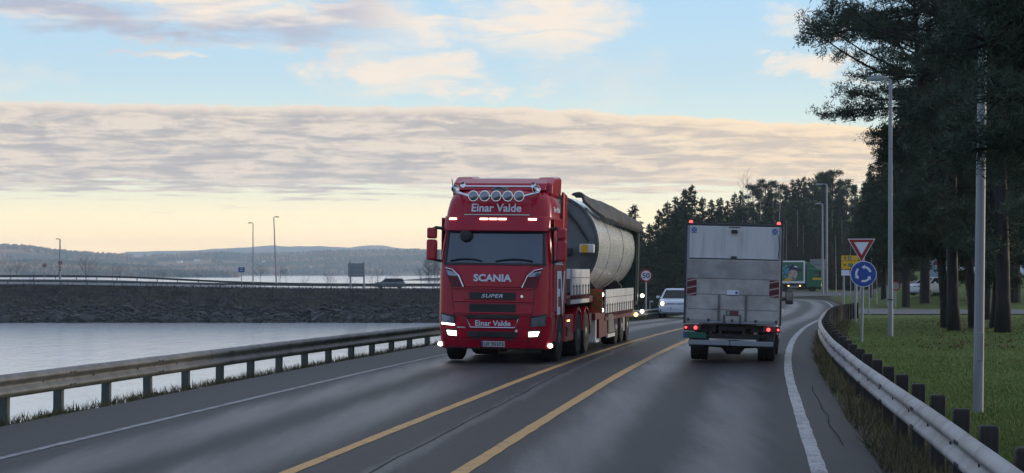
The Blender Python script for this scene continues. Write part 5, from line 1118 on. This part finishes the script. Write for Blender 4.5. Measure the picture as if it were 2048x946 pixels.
# the wood ahead: skyline trees at their own places, then a few rows behind
sky1 = [(1258, 428, 262), (1268, 408, 266), (1300, 446, 258), (1318, 418, 262), (1335, 401, 268), (1352, 392, 258), (1371, 376, 272), (1384, 368, 264), (1405, 392, 276), (1423, 398, 268), (1440, 394, 280), (1455, 400, 270)]
labs1 = ['small dark spruce just right of the tarpaulin', 'tallest dark spruce right of the tarpaulin', 'low spruce filling the gap left of the dark wood', 'spruce at the left flank of the dark wood', 'second spruce up the left flank of the dark wood', 'third spruce up the left flank of the dark wood', 'left of the two tallest spruces above the box truck', 'right and highest of the two tallest spruces above the box truck', 'spruce just right of the tallest pair above the box truck', 'rounded spruce above the middle of the box truck', 'spruce above the camera of the box truck', 'spruce above the box truck, left of the tall bare birches']
for i, ((px, py, Y), lab) in enumerate(zip(sky1, labs1)):
    x = (px-CX)/F*Y; g = gz(x, Y)-.1; h = CAMZ-(py-HY)/F*Y-g; me = SP[i % 4]; s = h/12; plant('spruce_tree', lab, 'tree', me, (x, Y, g), s*1.12, group='spruces ahead', sz=s)
PINS = (3, 5, 10, 11, 14, 13, 16, 2); ORD = 'first second third fourth fifth sixth seventh eighth ninth tenth eleventh twelfth thirteenth fourteenth fifteenth sixteenth seventeenth eighteenth nineteenth twentieth'.split()
sky2 = [(1470, 384, 330), (1482, 380, 345), (1506, 372, 350), (1528, 361, 356), (1541, 374, 350), (1557, 371, 352), (1573, 374, 360), (1585, 358, 372), (1596, 355, 376), (1608, 352, 372), (1623, 372, 360), (1636, 351, 380), (1646, 360, 384), (1658, 349, 380), (1668, 344, 384), (1680, 356, 380), (1694, 366, 376), (1710, 372, 370), (1728, 364, 380), (1750, 360, 372)]
for i, (px, py, Y) in enumerate(sky2):
    x = (px-CX)/F*Y; g = gz(x, Y)-.1; h = CAMZ-(py-HY)/F*Y-g; pin = i in PINS; me = PF[i % 3] if pin else SP[(i*3) % 4]; s = h/(14.3 if pin else 12)
    plant('pine_tree' if pin else 'spruce_tree', ORD[[q for q in range(20) if (q in PINS) == pin].index(i)]+(' skyline pine' if pin else ' skyline spruce')+' from the left on the wooded hill behind the green lorry', 'tree', me, (x, Y, g), s, group='skyline pines' if pin else 'skyline spruces')
for i in range(95):
    px = random.uniform(1262, 1790); Y = random.uniform(272, 345); x = (px-CX)/F*Y; g = gz(x, Y)-.1; lim = np.interp(px, [1260, 1300, 1350, 1385, 1450, 1530, 1600, 1700, 1800], [430, 458, 412, 392, 408, 400, 400, 395, 380]); h = (CAMZ-(lim-HY)/F*Y-g)*random.uniform(.55, .95)
    if i % 4: plant('spruce_tree', 'dark spruce inside the wood behind the box truck', 'tree', SP[i % 4], (x, Y, g), h/12, group='spruces in the wood')
    else: plant('pine_tree', 'dark pine inside the wood behind the box truck', 'tree', PF[i % 3], (x, Y, g), h/14.3, group='pines in the wood')
for i in range(22):
    px = random.uniform(1600, 1820); Y = random.uniform(245, 262) if i % 2 else random.uniform(262, 300); x = (px-CX)/F*Y
    if 1612 < px < 1660 and Y < 258: Y += 20
    plant('spruce_tree', 'low dark spruce at the foot of the wood beyond the roundabout', 'tree', SP[i % 4], (x, Y, gz(x, Y)-.1), random.uniform(.35, .7), group='low spruces at the foot of the wood')
for i, (px, top, Y, lab) in enumerate([(1486, 349, 300, 'tall bare birch, left of the pair above the box truck'), (1495, 346, 302, 'tall bare birch, right of the pair above the box truck'), (1508, 392, 298, 'bare birch trunk just right of the tall pair'), (1523, 398, 300, 'bare birch trunk between the tall pair and the right roof lamp'), (1546, 402, 300, 'thin bare birch left of the right roof lamp'), (1558, 366, 296, 'tall bare birch standing over the right roof lamp'), (1572, 440, 294, 'thin bare birch right of the box truck'), (1595, 420, 298, 'bare birch above the portrait poster'), (1607, 450, 296, 'thin bare birch above the green cab'), (1666, 420, 290, 'bare birch right of the two lamps'), (1684, 440, 292, 'bare birch above the yellow direction sign')]):
    x = (px-CX)/F*Y; g = gz(x, Y)-.1; h = CAMZ-(top-HY)/F*Y-g; plant('birch_tree', lab, 'tree', BR[i % 3], (x, Y, g), h/12, names=('trunk', 'branches'), sz=h/12)
for i in range(26):
    px = random.uniform(1590, 1740); Y = random.uniform(262, 300); x = (px-CX)/F*Y; plant('bare_shrub', 'leafless brown thicket shrub at the edge of the wood', 'shrub', SH[i % 3], (x, Y, gz(x, Y)), random.uniform(1.2, 2.6), group='bare shrubs by the wood', names=('trunk', 'branches'))
for i, (px, base, Y, h, lab) in enumerate([(1673, 596, 165, 4.2, 'white birch trunk left of the yellow direction sign'), (1701, 594, 160, 4.0, 'white birch trunk under the yellow direction sign'), (1721, 592, 158, 3.4, 'white birch trunk left behind the roundabout sign post'), (1744, 592, 156, 3.6, 'white birch trunk right behind the roundabout sign post'), (1754, 609, 138, 2.6, 'leaning white birch trunk between round sign and tall lamp'), (1809, 593, 156, 3.6, 'white birch trunk between tall lamp and the pines'), (1859, 600, 150, 4.6, 'white birch left of the first pine trunk'), (1945, 577, 172, 4.4, 'white birch behind the third pine trunk')]):
    x = (px-CX)/F*Y; plant('birch_tree', lab, 'tree', BR[i % 3], (x, Y, gz(x, Y)-.1), .62, names=('trunk', 'branches'), sz=h/9)

# pines on the lawn
PROF = lambda t: float(np.interp(t, [0, .40, .50, .75, 1], [.50, .55, 1.5, 1.25, .4]))
PN = [pine(5, 17, 2.6, 4.3, limbs=62, per=36, nbl=36, bl=(.13, .24), bw=.038, trunk_r=.21, lean=(-.9, 0), prof=PROF), pine(9, 16, 2.5, 3.9, limbs=60, per=36, nbl=36, bl=(.13, .24), bw=.038, trunk_r=.24, prof=PROF), pine(14, 15, 2.3, 3.6, limbs=56, per=36, nbl=36, bl=(.13, .24), bw=.038, trunk_r=.19, lean=(-1.2, .3), prof=PROF)]
for i, (px, Y, v_, s, rz, lab) in enumerate([(1893, 76, 2, 1.0, .3, 'slim dark pine, leftmost of the trunks on the lawn'), (1908, 70, 0, 1.02, 0.0, 'leaning pine, second trunk from the left on the lawn'), (1949, 75, 2, 1.0, .1, 'dark leaning pine just left of the thick lamp pole'), (2006, 67, 1, 1.05, 1.2, 'thickest pine trunk, right of the thick lamp pole'), (1992, 76, 1, .95, 3.0, 'dark pine trunk half hidden by the thickest one'), (1972, 100, 2, .9, 2.0, 'farther dark pine trunk right behind the lamp pole')]):
    x = (px-CX)/F*Y; plant('pine_tree', lab, 'tree', PN[v_], (x, Y, gz(x, Y)-.05), s, rz=rz, group='pines on the lawn')
x, Y = 7.05, 22.0; t = plant('pine_tree', 'near pine at the right picture edge whose branches hang before the lamp pole', 'tree', pine(23, 8.0, 3.45, 2.5, limbs=84, per=52, nbl=46, bl=(.09, .18), bw=.014, trunk_r=.24, clr=.34), (x, Y, gz(x, Y)), 1.0, rz=0)
DS = [spruce(90, 14, 3.4, dens=2.2, step=.24, blade=(.2, .4), bw=.075, low=.2), spruce(91, 14, 3.0, dens=2.2, step=.24, blade=(.2, .4), bw=.075, low=.22)]
for i, (px, top, Y, lab) in enumerate([(1768, 250, 160, 'bushy spruce at the left edge of the dark trees by the tall lamp'), (1812, 170, 136, 'tall spruce just right of the tall lamp'), (1850, 60, 142, 'high dark spruce behind the leftmost pine trunk'), (1905, 40, 148, 'dark spruce behind the second pine trunk'), (1960, 20, 146, 'dark spruce behind the thick lamp pole'), (2030, 0, 142, 'dark spruce behind the thickest pine'), (1742, 330, 178, 'lower spruce reaching left towards the far lamps')]):
    x = (px-CX)/F*Y; g = gz(x, Y)-.1; h = CAMZ-(top-HY)/F*Y-g
    plant('spruce_tree', lab, 'tree', DS[i % 2], (x, Y, g), max(h/14, .85), group='spruces by the lawn', sz=h/14)
# headland trees beyond the causeway, left of the red truck
xs_ = np.linspace(-45, 60, 30); ys_ = np.linspace(1470, 1600, 14); HX = (870-CX)/F*1500
structure(grid('islet', HX+xs_, ys_, lambda X, Y: WATER-1+3.2*np.maximum(0, 1-((X-HX-8)/46)**2-((Y-1535)/55)**2), M['bank']))
for i, (dx, h) in enumerate(((-8, 17), (-4, 21), (1, 23), (6, 20), (11, 22), (17, 19), (23, 21), (30, 18), (-1, 15), (8, 16))):
    plant('pine_tree', 'dark pine on the small islet left of the red truck', 'tree', PF[2] if i % 2 else PF[0], (HX+dx, 1520+random.uniform(0, 30), WATER+.8), h/14.3*1.15, group='pines on the islet', sz=h/14.3)
# bare bushes and saplings along the causeway
CWL = {True: [ORD[q]+' thin leafless sapling from the left on the rocky causeway bank' for q in (1, 0, 2, 3, 4, 5)], False: [ORD[q]+' leafless bush from the left behind the causeway road' for q in range(20)]}
for i, (px, Y, s) in enumerate([(20, 330, .8), (34, 332, .9), (46, 334, .75), (172, 290, 1.7), (225, 320, .9), (240, 321, .8), (325, 318, .7), (362, 322, .6), (395, 322, .6), (520, 319, 1.1), (560, 319, 1.2), (572, 318, .9), (655, 319, 1.2), (662, 318, .9), (694, 319, 1.0), (706, 320, .9), (745, 318, 1.0), (842, 319, 1.4), (858, 318, 1.6), (868, 319, 1.5), (60, 288, .9), (305, 287, .8), (612, 287, .9), (756, 289, 1.1), (788, 288, 1.0)]):
    x = (px-CX)/F*Y; b = Y < 300; plant('birch_sapling' if b else 'bare_shrub', CWL[b].pop(0), 'sapling' if b else 'shrub', SH[i % 3], (x, Y, float(CW(x, Y))), s, group='saplings on the bank' if b else 'bushes on the causeway', names=('trunk', 'branches'))

# grass: mown lawn, verge on the water side, rank growth under the right guard rail
def grass(name, pts, h, w, m, lean=.45):
    n = len(pts); d = RNG.normal(size=(n, 3))*lean; d[:, 2] = 1; d = unit(d); v = blades(pts, d, RNG.uniform(*h, n), np.full(n, w)*RNG.uniform(.6, 1.4, n), RNG); return stuff(link(name, tri_mesh(name, v, m)))
n = 170000; Yg = 17*np.exp(RNG.random(n)*math.log(105/17)); px = RNG.uniform(1600, 2120, n); Xg = (px-CX)/F*Yg; kp = Xg > XR(Yg)+1.5; Xg, Yg = Xg[kp], Yg[kp]; dn = fbm(Xg*.5, Yg*.5, 3); kp = RNG.random(len(Xg)) < .35+dn; Xg, Yg = Xg[kp], Yg[kp]
o = grass('lawn_grass', np.stack([Xg, Yg, GZ(Xg, Yg)-.005], 1), (.03, .085), .018, M['grass'])
nl = 1500; Yl = 52*np.exp(RNG.random(nl)*math.log(110/52)); pxl = RNG.normal(1935, 80, nl); Xl = (pxl-CX)/F*Yl; kp = (Xl > XR(Yl)+2.2) & (fbm(Xl*.35+3, Yl*.2, 3)+RNG.random(nl)*.25 > .52); Xl, Yl = Xl[kp], Yl[kp]; nl = len(Xl)
dl_ = RNG.normal(size=(nl, 3)); dl_[:, 2] *= .35; M['litter'] = foliage_mat('fallen_leaves', (.055, .030, .014), (.12, .066, .026), (.20, .13, .06))
stuff(link('fallen_leaves', tri_mesh('fallen_leaves', blades(np.stack([Xl, Yl, GZ(Xl, Yl)+.05], 1), unit(dl_), RNG.uniform(.05, .10, nl), RNG.uniform(.05, .09, nl), RNG), M['litter'])))
n = 26000; Yg = 12+RNG.random(n)**1.2*95; off = np.array([LRX(y) for y in Yg]); Xg = off+RNG.normal(size=n)*.24+.08
kp = (fbm(Xg*1.2, Yg*1.2, 3)+RNG.random(n)*.4 > .52); Xg, Yg = Xg[kp], Yg[kp]; o = grass('verge_grass', np.stack([Xg, Yg, GZ(Xg, Yg)-.01], 1), (.05, .20), .016, M['weeds'], .5)
n = 30000; Yg = 10+RNG.random(n)**1.3*85; off = np.array([RRX(y) for y in Yg]); Xg = off+RNG.normal(size=n)*.28+.12
kp = (Xg > XR(Yg)+.6) & (fbm(Xg*1.1, Yg*.8, 3)+RNG.random(n)*.4 > .5); Xg, Yg = Xg[kp], Yg[kp]; o = grass('verge_grass', np.stack([Xg, Yg, GZ(Xg, Yg)-.01], 1), (.05, .26), .016, M['weeds'], .5)
n = 9000; Yg = RNG.uniform(268, 296, n); Xg = RNG.uniform(-90, 10, n); kp = RNG.random(n) < ss(274, 284, Yg); Xg, Yg = Xg[kp], Yg[kp]
M['scrub'] = foliage_mat('bank_scrub', (.010, .011, .007), (.018, .017, .011), (.034, .028, .018)); grass('bank_scrub', np.stack([Xg, Yg, CW(Xg, Yg)-.03], 1), (.25, .75), .12, M['scrub'], .6)

# ---------------------------------------------------------------- the air
def haze():
    m = bpy.data.materials.new('hazy_air'); m.use_nodes = True; t = NT(m.node_tree); t.n.remove(t.n['Principled BSDF']); v = t.new('ShaderNodeVolumePrincipled')
    v.inputs['Color'].default_value = (.80, .91, 1.0, 1); v.inputs['Density'].default_value = HAZE; v.inputs['Anisotropy'].default_value = .6
    t.l.new(v.outputs[0], t.n['Material Output'].inputs['Volume'])
    o = stuff(MB().box((-450, 3900, 60), (4400, 9100, 142)).build('haze', m)); return o
HAZE = 1.3e-4
haze()
